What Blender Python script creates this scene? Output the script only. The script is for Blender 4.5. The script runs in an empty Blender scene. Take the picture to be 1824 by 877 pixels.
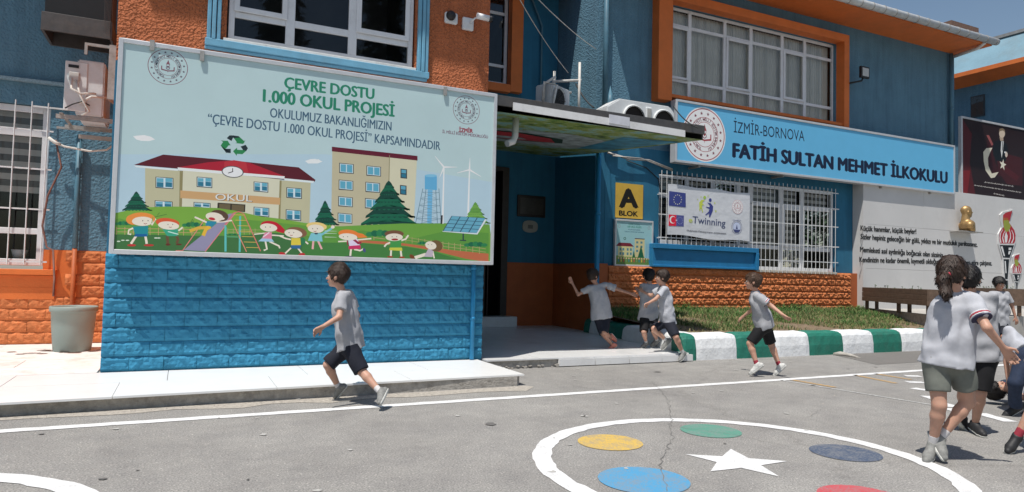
import bpy, bmesh, math, random
import numpy as np
from mathutils import Vector, Matrix
random.seed(7); rng = np.random.default_rng(7)
C = bpy.context.scene.collection
SC = bpy.context.scene

# ------------------------------------------------------------------ camera
# world: x along the facade, y into the building, z up (metres); camera at the origin, 1.2 m up
FPX = 1212.47; CX, CY = 912.0, 438.5
VR = np.array([0.89989435, -0.43547117, 0.02355891])
VU = np.array([-0.03942868, -0.02744139, 0.99884551])
VF = np.array([0.43432193, 0.89978432, 0.0418644])
CAM = np.array([0.0, 0.0, 1.2])
cd = bpy.data.cameras.new('camera'); cam = bpy.data.objects.new('camera', cd); C.objects.link(cam)
cd.sensor_fit = 'HORIZONTAL'; cd.sensor_width = 36.0; cd.lens = FPX / 1824.0 * 36.0
cd.clip_start = 0.05; cd.clip_end = 3000
cam.matrix_world = Matrix(((VR[0], VU[0], -VF[0], CAM[0]), (VR[1], VU[1], -VF[1], CAM[1]), (VR[2], VU[2], -VF[2], CAM[2]), (0, 0, 0, 1)))
SC.camera = cam

# ------------------------------------------------------------------ light
LDIR = Vector((0.326, 0.24, -1.0)).normalized()          # the way the sunlight travels
el = math.asin(-LDIR.z); az = math.atan2(-LDIR.x, -LDIR.y)
w = bpy.data.worlds.new('World'); SC.world = w; w.use_nodes = True
nt = w.node_tree; sky = nt.nodes.new('ShaderNodeTexSky'); sky.sky_type = 'NISHITA'; sky.sun_disc = False
sky.sun_elevation = el; sky.sun_rotation = az; sky.air_density = 1.3; sky.dust_density = 1.0; sky.ozone_density = 1.6
bg = nt.nodes['Background']; nt.links.new(sky.outputs[0], bg.inputs[0]); bg.inputs[1].default_value = 0.088
sd = bpy.data.lights.new('sun', 'SUN'); sd.energy = 4.6; sd.angle = math.radians(0.55); sd.color = (1.0, 0.955, 0.88)
so = bpy.data.objects.new('sun', sd); C.objects.link(so); so.rotation_euler = LDIR.to_track_quat('-Z', 'Y').to_euler(); so.location = (0, 0, 20)
SC.view_settings.view_transform = 'Standard'; SC.view_settings.look = 'None'
SC.view_settings.exposure = 0.08; SC.view_settings.gamma = 1.0
SC.cycles.max_bounces = 6; SC.cycles.transparent_max_bounces = 12

# ------------------------------------------------------------------ measuring helpers (pixel of the photo -> point on a plane of the place)
def ray(u, v): return VF + VR * (u - CX) / FPX - VU * (v - CY) / FPX
def PY(u, v, y): d = ray(u, v); return CAM + d * (y / d[1])
def PX(u, v, x): d = ray(u, v); return CAM + d * (x / d[0])
def PG(u, v, z=0.0): d = ray(u, v); return CAM + d * ((z - CAM[2]) / d[2])
def PD(u, v, Z): return CAM + ray(u, v) * Z

# ------------------------------------------------------------------ materials
def lin(c):
    return tuple(((x / 255.0) / 12.92 if x <= 10 else ((x / 255.0 + 0.055) / 1.055) ** 2.4) for x in c)
MATS = {}
def mat(name, col, rough=0.7, var=0.12, scale=6.0, bump=0.0, bscale=30.0, metal=0.0, spec=0.4, dirt=0.0, dscale=1.2, dcol=(0.16, 0.13, 0.10), bdist=0.01, bdetail=4.0, kind='noise', streak=0.0):
    if name in MATS: return MATS[name]
    m = bpy.data.materials.new(name); m.use_nodes = True; t = m.node_tree; N, L = t.nodes, t.links
    b = N['Principled BSDF']; b.inputs['Roughness'].default_value = rough; b.inputs['Metallic'].default_value = metal
    b.inputs['Specular IOR Level'].default_value = spec
    g = N.new('ShaderNodeNewGeometry')
    n1 = N.new('ShaderNodeTexNoise'); n1.inputs['Scale'].default_value = scale; n1.inputs['Detail'].default_value = 6; n1.inputs['Roughness'].default_value = 0.65
    L.new(g.outputs['Position'], n1.inputs['Vector'])
    r = N.new('ShaderNodeValToRGB'); c = col
    r.color_ramp.elements[0].position = 0.3; r.color_ramp.elements[1].position = 0.7
    r.color_ramp.elements[0].color = (*[x * (1 - var) for x in c], 1); r.color_ramp.elements[1].color = (*[min(1, x * (1 + var)) for x in c], 1)
    L.new(n1.outputs['Fac'], r.inputs['Fac']); out = r.outputs['Color']
    if dirt > 0:
        n2 = N.new('ShaderNodeTexNoise'); n2.inputs['Scale'].default_value = dscale; n2.inputs['Detail'].default_value = 9; n2.inputs['Roughness'].default_value = 0.72
        L.new(g.outputs['Position'], n2.inputs['Vector'])
        r2 = N.new('ShaderNodeValToRGB'); r2.color_ramp.elements[0].position = 0.50; r2.color_ramp.elements[1].position = 0.72
        r2.color_ramp.elements[0].color = (0, 0, 0, 1); r2.color_ramp.elements[1].color = (dirt, dirt, dirt, 1)
        L.new(n2.outputs['Fac'], r2.inputs['Fac'])
        mx = N.new('ShaderNodeMix'); mx.data_type = 'RGBA'; L.new(r2.outputs['Color'], mx.inputs['Factor'])
        L.new(out, mx.inputs[6]); mx.inputs[7].default_value = (*dcol, 1); out = mx.outputs[2]
    if streak > 0:      # rain streaks: noise drawn out downwards
        mp = N.new('ShaderNodeMapping'); mp.inputs['Scale'].default_value = (7, 7, .45); L.new(g.outputs['Position'], mp.inputs['Vector'])
        n4 = N.new('ShaderNodeTexNoise'); n4.inputs['Scale'].default_value = 1.0; n4.inputs['Detail'].default_value = 7; n4.inputs['Roughness'].default_value = 0.7; L.new(mp.outputs[0], n4.inputs['Vector'])
        r4 = N.new('ShaderNodeValToRGB'); r4.color_ramp.elements[0].position = .42; r4.color_ramp.elements[1].position = .70
        r4.color_ramp.elements[0].color = (1, 1, 1, 1); q = 1 - streak; r4.color_ramp.elements[1].color = (q, q, q * 1.02, 1); L.new(n4.outputs['Fac'], r4.inputs['Fac'])
        m4 = N.new('ShaderNodeMix'); m4.data_type = 'RGBA'; m4.blend_type = 'MULTIPLY'; m4.inputs['Factor'].default_value = 1; L.new(out, m4.inputs[6]); L.new(r4.outputs['Color'], m4.inputs[7]); out = m4.outputs[2]
    L.new(out, b.inputs['Base Color'])
    if bump > 0:
        if kind == 'stucco':
            n3 = N.new('ShaderNodeTexVoronoi'); n3.feature = 'SMOOTH_F1'; n3.inputs['Scale'].default_value = bscale
            nn = N.new('ShaderNodeTexNoise'); nn.inputs['Scale'].default_value = bscale * 0.8
            L.new(g.outputs['Position'], nn.inputs['Vector'])
            ad = N.new('ShaderNodeVectorMath'); ad.operation = 'MULTIPLY_ADD'; L.new(nn.outputs['Color'], ad.inputs[0]); ad.inputs[1].default_value = (0.04, 0.04, 0.04); L.new(g.outputs['Position'], ad.inputs[2])
            L.new(ad.outputs[0], n3.inputs['Vector']); ho = n3.outputs['Distance']
        else:
            n3 = N.new('ShaderNodeTexNoise'); n3.inputs['Scale'].default_value = bscale; n3.inputs['Detail'].default_value = bdetail
            L.new(g.outputs['Position'], n3.inputs['Vector']); ho = n3.outputs['Fac']
        bp = N.new('ShaderNodeBump'); bp.inputs['Strength'].default_value = bump; bp.inputs['Distance'].default_value = bdist
        L.new(ho, bp.inputs['Height']); L.new(bp.outputs[0], b.inputs['Normal'])
    MATS[name] = m; return m

M_asphalt = None
def asphalt():
    m = bpy.data.materials.new('asphalt'); m.use_nodes = True; t = m.node_tree; N, L = t.nodes, t.links
    b = N['Principled BSDF']; b.inputs['Roughness'].default_value = 0.88; b.inputs['Specular IOR Level'].default_value = 0.25
    g = N.new('ShaderNodeNewGeometry')
    def noise(s, d=4, ro=0.6):
        n = N.new('ShaderNodeTexNoise'); n.inputs['Scale'].default_value = s; n.inputs['Detail'].default_value = d; n.inputs['Roughness'].default_value = ro
        L.new(g.outputs['Position'], n.inputs['Vector']); return n
    def ramp(src, p0, c0, p1, c1):
        r = N.new('ShaderNodeValToRGB'); r.color_ramp.elements[0].position = p0; r.color_ramp.elements[1].position = p1
        r.color_ramp.elements[0].color = (*c0, 1); r.color_ramp.elements[1].color = (*c1, 1); L.new(src, r.inputs['Fac']); return r.outputs['Color']
    base = ramp(noise(0.55, 8, 0.7).outputs['Fac'], 0.33, (0.245, 0.236, 0.226), 0.68, (0.305, 0.296, 0.284))
    grain = ramp(noise(85, 3, 0.85).outputs['Fac'], 0.36, (0.55, 0.55, 0.56), 0.66, (1.45, 1.44, 1.41))
    v = N.new('ShaderNodeTexVoronoi'); v.inputs['Scale'].default_value = 26; L.new(g.outputs['Position'], v.inputs['Vector'])
    chips = ramp(v.outputs['Distance'], 0.09, (1.6, 1.57, 1.52), 0.17, (1, 1, 1))
    mid = ramp(noise(2.3, 9, 0.78).outputs['Fac'], 0.36, (0.84, 0.84, 0.85), 0.62, (1.08, 1.08, 1.07))
    cur = base
    for x in (grain, chips, mid):
        mx = N.new('ShaderNodeMix'); mx.data_type = 'RGBA'; mx.blend_type = 'MULTIPLY'; mx.inputs['Factor'].default_value = 1
        L.new(cur, mx.inputs[6]); L.new(x, mx.inputs[7]); cur = mx.outputs[2]
    # tar-dark hairline cracks with a wandering course
    v2 = N.new('ShaderNodeTexVoronoi'); v2.feature = 'DISTANCE_TO_EDGE'; v2.inputs['Scale'].default_value = 0.22
    nz = noise(1.8, 6, 0.7); ad = N.new('ShaderNodeVectorMath'); ad.operation = 'MULTIPLY_ADD'; L.new(nz.outputs['Color'], ad.inputs[0]); ad.inputs[1].default_value = (0.9, 0.9, 0.9); L.new(g.outputs['Position'], ad.inputs[2])
    L.new(ad.outputs[0], v2.inputs['Vector'])
    cr = ramp(v2.outputs['Distance'], 0.002, (0.86, 0.855, 0.85), 0.006, (1, 1, 1))
    mx = N.new('ShaderNodeMix'); mx.data_type = 'RGBA'; mx.blend_type = 'MULTIPLY'; mx.inputs['Factor'].default_value = 1
    L.new(cur, mx.inputs[6]); L.new(cr, mx.inputs[7]); L.new(mx.outputs[2], b.inputs['Base Color'])
    bp = N.new('ShaderNodeBump'); bp.inputs['Strength'].default_value = 0.5; bp.inputs['Distance'].default_value = 0.004
    L.new(noise(160, 3, 0.7).outputs['Fac'], bp.inputs['Height']); L.new(bp.outputs[0], b.inputs['Normal'])
    return m

def paint_ground(name, col, wear=0.5, scale=10.0):
    """road paint worn through to the asphalt grain"""
    m = bpy.data.materials.new(name); m.use_nodes = True; t = m.node_tree; N, L = t.nodes, t.links
    b = N['Principled BSDF']; b.inputs['Roughness'].default_value = 0.75
    g = N.new('ShaderNodeNewGeometry'); n = N.new('ShaderNodeTexNoise'); n.inputs['Scale'].default_value = 75; n.inputs['Detail'].default_value = 3
    n2 = N.new('ShaderNodeTexNoise'); n2.inputs['Scale'].default_value = scale; n2.inputs['Detail'].default_value = 6; n2.inputs['Roughness'].default_value = 0.7
    L.new(g.outputs['Position'], n.inputs['Vector']); L.new(g.outputs['Position'], n2.inputs['Vector'])
    ml = N.new('ShaderNodeMath'); ml.operation = 'MULTIPLY_ADD'; L.new(n.outputs['Fac'], ml.inputs[0]); ml.inputs[1].default_value = 0.6; 
    m2 = N.new('ShaderNodeMath'); m2.operation = 'MULTIPLY'; L.new(n2.outputs['Fac'], m2.inputs[0]); m2.inputs[1].default_value = 0.6; L.new(m2.outputs[0], ml.inputs[2])
    r = N.new('ShaderNodeValToRGB'); r.color_ramp.elements[0].position = 0.60 - 0.08 * wear; r.color_ramp.elements[1].position = 0.78 - 0.13 * wear
    r.color_ramp.elements[0].color = (*col, 1); r.color_ramp.elements[1].color = (*[c * (1 - 0.8 * wear) + 0.24 * 0.8 * wear for c in col], 1)
    L.new(ml.outputs[0], r.inputs['Fac']); L.new(r.outputs['Color'], b.inputs['Base Color'])
    bp = N.new('ShaderNodeBump'); bp.inputs['Strength'].default_value = 0.3; bp.inputs['Distance'].default_value = 0.003
    L.new(n.outputs['Fac'], bp.inputs['Height']); L.new(bp.outputs[0], b.inputs['Normal'])
    return m

def glass_mat():
    m = bpy.data.materials.new('window_glass'); m.use_nodes = True; t = m.node_tree; N, L = t.nodes, t.links
    o = N['Material Output']; tr = N.new('ShaderNodeBsdfTransparent'); tr.inputs[0].default_value = (0.94, 0.95, 0.94, 1)
    gl = N.new('ShaderNodeBsdfGlossy'); gl.inputs['Roughness'].default_value = 0.02; gl.inputs['Color'].default_value = (0.9, 0.95, 1, 1)
    fr = N.new('ShaderNodeFresnel'); fr.inputs[0].default_value = 1.5
    mx = N.new('ShaderNodeMixShader'); L.new(fr.outputs[0], mx.inputs[0]); L.new(tr.outputs[0], mx.inputs[1]); L.new(gl.outputs[0], mx.inputs[2]); L.new(mx.outputs[0], o.inputs[0])
    return m
GLASS = glass_mat()
ASPH = asphalt()

UP_BLUE = mat('upper_blue_stucco_paint', (0.105, 0.222, 0.305), 0.85, 0.10, 2.5, 0.6, 34, kind='stucco', bdist=0.022, streak=.22, dirt=0.25, dscale=0.9, dcol=(0.11, 0.20, 0.27))
LO_BLUE = mat('lower_blue_wall_paint', (0.022, 0.150, 0.260), 0.75, streak=.2, var=0.10, scale=2.5, bump=0.35, bscale=60, bdist=0.008, dirt=0.2, dscale=1.5, dcol=(0.03, 0.14, 0.24))
BR_BLUE = mat('bright_blue_block_paint', (0.040, 0.232, 0.385), 0.8, 0.16, 3, 0.7, 16, bdist=0.020, streak=.15, spec=.25, dirt=0.3, dscale=3, dcol=(0.03, 0.15, 0.27))
OR_STUC = mat('orange_stucco_paint', (0.50, 0.150, 0.058), 0.85, streak=.2, var=.14, scale=3, bump=.9, bscale=42, kind='stucco', bdist=0.04, dirt=0.2, dscale=1.2, dcol=(0.34, 0.12, 0.06))
OR_SM = mat('orange_smooth_paint', (0.66, 0.165, 0.035), 0.6, 0.10, 3, 0.25, 40, dirt=0.25, dscale=1.7, dcol=(0.33, 0.11, 0.04))
OR_BLK = mat('orange_block_paint', (0.58, 0.195, 0.075), 0.85, 0.20, 4, 0.7, 16, bdist=0.02, spec=.2, dirt=0.45, dscale=3, dcol=(0.30, 0.10, 0.04))
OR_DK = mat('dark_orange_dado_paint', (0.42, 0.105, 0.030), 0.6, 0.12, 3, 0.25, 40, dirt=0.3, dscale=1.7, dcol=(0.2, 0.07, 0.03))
LT_BLUE = mat('light_blue_trim_paint', (0.15, 0.37, 0.52), 0.6, 0.12, 6, 0.2, 50, dirt=0.3, dscale=4, dcol=(0.2, 0.3, 0.36))
WHITE = mat('white_window_plastic', (0.72, 0.73, 0.75), 0.35, 0.05, 5, dirt=0.35, dscale=3, dcol=(0.42, 0.42, 0.40))
WPAINT = mat('white_bar_paint', (0.68, 0.69, 0.70), 0.5, 0.10, 9, dirt=0.4, dscale=12, dcol=(0.36, 0.30, 0.25))
ALU = mat('brushed_aluminium', (0.62, 0.63, 0.65), 0.35, 0.06, 8, metal=0.3, dirt=0.2, dscale=5, dcol=(0.35, 0.35, 0.34))
STEEL = mat('galvanised_steel', (0.38, 0.37, 0.35), 0.5, 0.2, 12, metal=0.4, dirt=0.6, dscale=9, dcol=(0.22, 0.15, 0.10))
DKMETAL = mat('dark_grey_metal', (0.080, 0.078, 0.078), 0.5, 0.2, 10, metal=0.2, dirt=0.3, dscale=6)
BLACK = mat('black_plastic', (0.018, 0.018, 0.02), 0.5, 0.2, 20)
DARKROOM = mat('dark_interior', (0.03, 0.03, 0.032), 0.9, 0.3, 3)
CONC = mat('grey_concrete', (0.40, 0.375, 0.34), 0.9, 0.25, 14, 0.8, 45, dirt=0.6, dscale=5, dcol=(0.15, 0.13, 0.11), bdist=0.012)
TILE = mat('white_pavement_tile', (0.80, 0.80, 0.79), 0.30, 0.035, 3, dirt=0.10, dscale=2.2, dcol=(0.62, 0.57, 0.50))
TILE_D = mat('stained_white_tile', (0.76, 0.75, 0.73), 0.45, 0.06, 4, dirt=0.55, dscale=4.5, dcol=(0.45, 0.32, 0.24))
GROUT = mat('pale_grout', (0.42, 0.40, 0.37), 0.9, 0.15, 20)
PGREY = mat('grey_stone_panel', (0.60, 0.595, 0.59), 0.75, 0.06, 2.2, 0.15, 60, dirt=0.22, dscale=1.1, dcol=(0.36, 0.35, 0.34))
ACW = mat('ac_casing_white', (0.66, 0.68, 0.69), 0.45, 0.05, 7, dirt=0.35, dscale=6, dcol=(0.40, 0.36, 0.30))
GRN_K = mat('green_kerb_paint', (0.018, 0.170, 0.120), 0.6, 0.15, 8, 0.5, 26, dirt=0.3, dscale=7, dcol=(0.10, 0.17, 0.14), bdist=0.01)
WHT_K = mat('white_kerb_paint', (0.76, 0.77, 0.78), 0.65, 0.07, 7, 0.6, 22, dirt=0.30, dscale=6, dcol=(0.45, 0.44, 0.42), bdist=0.012)
SOIL = mat('dry_soil', (0.20, 0.145, 0.095), 0.95, 0.3, 9, 0.9, 30, dirt=0.5, dscale=5, dcol=(0.08, 0.075, 0.035), bdist=0.03)
WOOD = mat('weathered_brown_wood', (0.135, 0.088, 0.062), 0.75, 0.25, 14, 0.4, 60, dirt=0.4, dscale=8, dcol=(0.06, 0.045, 0.035))
POTG = mat('grey_green_pot_plastic', (0.235, 0.295, 0.275), 0.5, 0.06, 5, dirt=0.25, dscale=5, dcol=(0.16, 0.17, 0.15))
BRONZE = mat('gold_bronze', (0.42, 0.27, 0.12), 0.45, 0.2, 12, metal=0.6)
BLIND = mat('grey_window_blind', (0.74, 0.71, 0.66), 0.85, 0.08, 3)
BLIND_L = mat('pale_blind_slat', (0.62, 0.61, 0.58), 0.8, 0.06, 5)
BLIND_D = mat('dim_blind_slat', (0.16, 0.16, 0.155), 0.85, 0.06, 5)
CABLE = mat('black_cable', (0.03, 0.03, 0.03), 0.6, 0.2, 10)
CABW = mat('pale_cable', (0.62, 0.60, 0.56), 0.6, 0.2, 10)
CABR = mat('brown_cable', (0.20, 0.10, 0.08), 0.6, 0.2, 10)
PIPE_B = mat('blue_downpipe_paint', (0.075, 0.180, 0.250), 0.5, 0.12, 5, dirt=0.2, dscale=4)
PIPE_BR = mat('bright_blue_downpipe_paint', (0.018, 0.230, 0.46), 0.5, 0.12, 5)
TIN = mat('white_gutter_tin', (0.62, 0.62, 0.61), 0.45, 0.10, 6, metal=0.2, dirt=0.5, dscale=7, dcol=(0.30, 0.27, 0.24))
REDROOF = mat('brown_roof_tile', (0.17, 0.10, 0.075), 0.85, 0.25, 8)

# ------------------------------------------------------------------ mesh helpers
def pr(o, label=None, cat=None, group=None, kind=None):
    if label: o['label'] = label
    if cat: o['category'] = cat
    if group: o['group'] = group
    if kind: o['kind'] = kind
    return o
def empty(name, loc, label, cat, group=None):
    o = bpy.data.objects.new(name, None); C.objects.link(o); o.location = loc; o.empty_display_size = 0.1
    bpy.context.view_layer.update()
    return pr(o, label, cat, group)
class MB:
    def __init__(s): s.v = []; s.f = []; s.mi = []; s.sm = []
    def add(s, vs, fs, mi=0, smooth=False):
        o = len(s.v); s.v += [tuple(map(float, q)) for q in vs]; s.f += [[i + o for i in f] for f in fs]; s.mi += [mi] * len(fs); s.sm += [smooth] * len(fs); return s
    def box(s, a, b, mi=0, M=None):
        x0, y0, z0 = a; x1, y1, z1 = b
        vs = [(x0, y0, z0), (x1, y0, z0), (x1, y1, z0), (x0, y1, z0), (x0, y0, z1), (x1, y0, z1), (x1, y1, z1), (x0, y1, z1)]
        if M is not None: vs = [tuple(M @ Vector(q)) for q in vs]
        return s.add(vs, [(0, 3, 2, 1), (4, 5, 6, 7), (0, 1, 5, 4), (1, 2, 6, 5), (2, 3, 7, 6), (3, 0, 4, 7)], mi)
    def quad(s, a, b, c, d, mi=0): return s.add([a, b, c, d], [(0, 1, 2, 3)], mi)
    def tube(s, pts, r, n=10, mi=0, cap=True, smooth=True):
        pts = [Vector(p) for p in pts]; rs = r if isinstance(r, (list, tuple)) else [r] * len(pts)
        vs = []; fs = []; pn = None
        for i, p in enumerate(pts):
            t = (pts[min(i + 1, len(pts) - 1)] - pts[max(i - 1, 0)]).normalized()
            if pn is None: pn = t.orthogonal().normalized()
            pn = (pn - t * pn.dot(t)).normalized(); bn = t.cross(pn)
            for k in range(n):
                a = 2 * math.pi * k / n; vs.append(p + (pn * math.cos(a) + bn * math.sin(a)) * rs[i])
        for i in range(len(pts) - 1):
            for k in range(n): fs.append((i * n + k, i * n + (k + 1) % n, (i + 1) * n + (k + 1) % n, (i + 1) * n + k))
        s.add(vs, fs, mi, smooth)
        if cap:
            s.add(vs[:n], [tuple(range(n))[::-1]], mi); s.add(vs[-n:], [tuple(range(n))], mi)
        return s
    def lathe(s, prof, c, n=32, mi=0, smooth=True, axis='z'):
        vs = []; fs = []
        for (r, z) in prof:
            for k in range(n):
                a = 2 * math.pi * k / n
                if axis == 'z': vs.append((c[0] + r * math.cos(a), c[1] + r * math.sin(a), c[2] + z))
                elif axis == 'y': vs.append((c[0] + r * math.cos(a), c[1] + z, c[2] + r * math.sin(a)))
                else: vs.append((c[0] + z, c[1] + r * math.cos(a), c[2] + r * math.sin(a)))
        for i in range(len(prof) - 1):
            for k in range(n): fs.append((i * n + k, i * n + (k + 1) % n, (i + 1) * n + (k + 1) % n, (i + 1) * n + k))
        return s.add(vs, fs, mi, smooth)
    def prism(s, poly, depth_vec, mi=0):
        """poly: 3D ring, extruded along depth_vec"""
        n = len(poly); d = Vector(depth_vec); vs = [Vector(p) for p in poly] + [Vector(p) + d for p in poly]
        fs = [tuple(range(n)), tuple(range(2 * n - 1, n - 1, -1))] + [(i, i + n, (i + 1) % n + n, (i + 1) % n) for i in range(n)]
        return s.add(vs, fs, mi)
    def mesh(s, name):
        me = bpy.data.meshes.new(name); me.from_pydata(s.v, [], s.f); me.polygons.foreach_set('material_index', s.mi); me.polygons.foreach_set('use_smooth', s.sm)
        return me
    def build(s, name, mats, parent=None, bevel=0.0, fix=True, seg=1):
        me = s.mesh(name)
        for m in (mats if isinstance(mats, (list, tuple)) else [mats]): me.materials.append(m)
        if fix or bevel > 0:
            bm = bmesh.new(); bm.from_mesh(me); bmesh.ops.remove_doubles(bm, verts=bm.verts, dist=1e-6)
            bmesh.ops.recalc_face_normals(bm, faces=bm.faces)
            if bevel > 0:
                ed = [e for e in bm.edges if len(e.link_faces) == 2 and e.calc_face_angle(0) > 0.6]
                bmesh.ops.bevel(bm, geom=ed, offset=bevel, segments=seg, affect='EDGES', clamp_overlap=True)
            bm.to_mesh(me); bm.free()
        return link(name, me, parent)
def link(name, me, parent=None):
    o = bpy.data.objects.new(name, me); C.objects.link(o)
    if parent is not None: o.parent = parent; o.matrix_parent_inverse = parent.matrix_world.inverted()
    return o
def box(name, a, b, m, parent=None, bevel=0.0): return MB().box(a, b).build(name, m, parent, bevel)
def S(o, label=None): return pr(o, label=label, kind='structure')

# ------------------------------------------------------------------ flat print: coloured shapes laid in thin layers on a plane of constant y
_txt = {}
def glyphs(body, bold=0.0):
    k = (body, bold)
    if k in _txt: return _txt[k]
    c = bpy.data.curves.new('t', 'FONT'); c.body = body; c.resolution_u = 3; c.offset = bold
    o = bpy.data.objects.new('t', c); C.objects.link(o); me = o.to_mesh()
    V = np.zeros(len(me.vertices) * 3); me.vertices.foreach_get('co', V); V = V.reshape(-1, 3)[:, :2].copy()
    F = [tuple(p.vertices) for p in me.polygons]
    o.to_mesh_clear(); bpy.data.objects.remove(o); bpy.data.curves.remove(c)
    _txt[k] = (V, F); return _txt[k]
class Print:
    def __init__(s, y, mp=None, gain=1.0): s.gain = gain; s.boxes = []; s.y = y; s.mb = MB(); s.cols = {}; s.n = 0; s.T = (0, 0, 1.0); s.mp = mp
    def m(s, col):
        if col not in s.cols: s.cols[col] = len(s.cols)
        return s.cols[col]
    def lay(s, vs=None):
        """the lowest layer above everything this shape overlaps"""
        a = np.array(vs); b = (a[:, 0].min(), a[:, 0].max(), a[:, 1].min(), a[:, 1].max()); L = 1
        for q, l in s.boxes:
            if l >= L and q[0] < b[1] and q[1] > b[0] and q[2] < b[3] and q[3] > b[2]: L = l + 1
        s.boxes.append((b, L)); return s.y - 0.00004 * L
    def P(s, u, v):
        ox, oy, sc = s.T; q = PY(ox + u / sc, oy + v / sc, s.y); return (q[0], q[2]) if s.mp is None else s.mp(q[0], q[2])
    def xz(s, pts, col, y=None):
        y = s.lay(pts) if y is None else y
        s.mb.add([(x, y, z) for x, z in pts], [tuple(range(len(pts)))], s.m(col)); return y
    def poly(s, pts, col, y=None): return s.xz([s.P(*p) for p in pts], col, y)
    def ell(s, cx, cy, rx, ry, col, rot=0.0, n=28, y=None, a0=0, a1=360):
        r = math.radians(rot); pts = []
        full = (a1 - a0) >= 360
        for k in range(n if full else n + 1):
            a = math.radians(a0 + (a1 - a0) * k / n); x, z = rx * math.cos(a), ry * math.sin(a)
            pts.append((cx + x * math.cos(r) - z * math.sin(r), cy + x * math.sin(r) + z * math.cos(r)))
        return s.poly(pts, col, y)
    def line(s, pts, wd, col, y=None, w1=None):
        w1 = wd if w1 is None else w1; n = len(pts)
        L = []; R = []
        for i, (u, v) in enumerate(pts):
            a = pts[max(i - 1, 0)]; b = pts[min(i + 1, n - 1)]; dx, dy = b[0] - a[0], b[1] - a[1]; l = math.hypot(dx, dy) or 1
            ww = (wd + (w1 - wd) * i / (n - 1)) / 2; nx, ny = -dy / l * ww, dx / l * ww
            L.append(s.P(u + nx, v + ny)); R.append(s.P(u - nx, v - ny))
        y = s.lay(L + R) if y is None else y
        vs = [(x, y, z) for x, z in L + R]; s.mb.add(vs, [(i, i + 1, n + i + 1, n + i) for i in range(n - 1)], s.m(col)); return y
    def text_xz(s, body, x0, z0, x1, z1, h, col, bold=0.0, y=None):
        """baseline from (x0,z0) to (x1,z1), capital height h"""
        V, F = glyphs(body, 0.0)
        mn, mx_ = V[:, 0].min(), V[:, 0].max(); L = math.hypot(x1 - x0, z1 - z0); sx = L / (mx_ - mn); sz = h / 0.70
        ux, uz = (x1 - x0) / L, (z1 - z0) / L
        wd = bold * sz * 1.1        # heavier weights: the same letters struck again a hair to either side
        for dx, dz in ([(0, 0)] if bold < .008 else [(-wd, 0), (wd, 0)] if bold < .02 else [(-wd, 0), (wd, 0), (0, wd * .5), (0, -wd * .5)]):
            P = [(x0 + dx + (a - mn) * sx * ux - b * sz * uz, z0 + dz + (a - mn) * sx * uz + b * sz * ux) for a, b in V]
            y = s.lay(P); s.mb.add([(a, y, b) for a, b in P], F, s.m(col))
        return y
    def text(s, body, p0, p1, caph, col, bold=0.0):
        a = s.P(*p0); b = s.P(*p1); c = s.P(p0[0], p0[1] - caph); s.text_xz(body, a[0], a[1], b[0], b[1], c[1] - a[1], col, bold)
    def star(s, cx, cz, R, col, a=90, k=0.4, y=None, n=5):
        s.xz([(cx + (R if i % 2 == 0 else R * k) * math.cos(math.radians(a + 180 / n * i)), cz + (R if i % 2 == 0 else R * k) * math.sin(math.radians(a + 180 / n * i))) for i in range(2 * n)], col, y)
    def disc(s, cx, cz, R, col, n=40, y=None, rx=None):
        return s.xz([(cx + (rx or R) * math.cos(2 * math.pi * k / n), cz + R * math.sin(2 * math.pi * k / n)) for k in range(n)], col, y)
    def ring(s, cx, cz, R, wd, col, n=48):
        y = s.lay([(cx - R, cz - R), (cx + R, cz + R)]); vs = []; 
        for k in range(n):
            a = 2 * math.pi * k / n
            for r in (R, R - wd): vs.append((cx + r * math.cos(a), y, cz + r * math.sin(a)))
        s.mb.add(vs, [(2 * k, 2 * ((k + 1) % n), 2 * ((k + 1) % n) + 1, 2 * k + 1) for k in range(n)], s.m(col))
    def ringtext(s, body, cx, cz, r, h, col, a0, a1, bold=0.02):
        y = s.lay([(cx - r, cz - r), (cx + r, cz + r)]); n = len(body)
        for i, ch in enumerate(body):
            if ch == ' ': continue
            V, F = glyphs(ch, bold); a = math.radians(a0 + (a1 - a0) * i / (n - 1)); sc = h / 0.7; mid = (V[:, 0].min() + V[:, 0].max()) / 2
            tx, tz = math.sin(a), -math.cos(a); nx, nz = math.cos(a), math.sin(a)
            s.mb.add([(cx + nx * r + (p - mid) * sc * tx + q * sc * nx, y, cz + nz * r + (p - mid) * sc * tz + q * sc * nz) for p, q in V], F, s.m(col))
    def emblem(s, cx, cz, R, ink=(120, 60, 70), ink2=(70, 50, 70), white=(225, 228, 232), fillR=True):
        if fillR: s.disc(cx, cz, R, white)
        s.ring(cx, cz, R * 0.985, R * 0.035, ink)
        for k in range(16):
            a = 2 * math.pi * (k + 0.5) / 16; s.star(cx + R * 0.80 * math.cos(a), cz + R * 0.80 * math.sin(a), R * 0.075, ink2, 90)
        s.ring(cx, cz, R * 0.66, R * 0.02, ink); s.ring(cx, cz, R * 0.48, R * 0.02, ink)
        s.ringtext('TÜRKİYE CUMHURİYETİ MİLLÎ EĞİTİM BAKANLIĞI', cx, cz, R * 0.515, R * 0.11, ink2, 250, -70)
        s.xz([(cx - R * .10, cz + R * .14), (cx + R * .10, cz + R * .14), (cx + R * .03, cz + R * .30), (cx, cz + R * .40), (cx - R * .03, cz + R * .30)], ink)
        s.ring(cx, cz + R * .10, R * .085, R * .022, ink, 20)
        s.xz([(cx - R * .05, cz + R * .02), (cx + R * .05, cz + R * .02), (cx + R * .02, cz - R * .06), (cx - R * .02, cz - R * .06)], ink)
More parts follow.
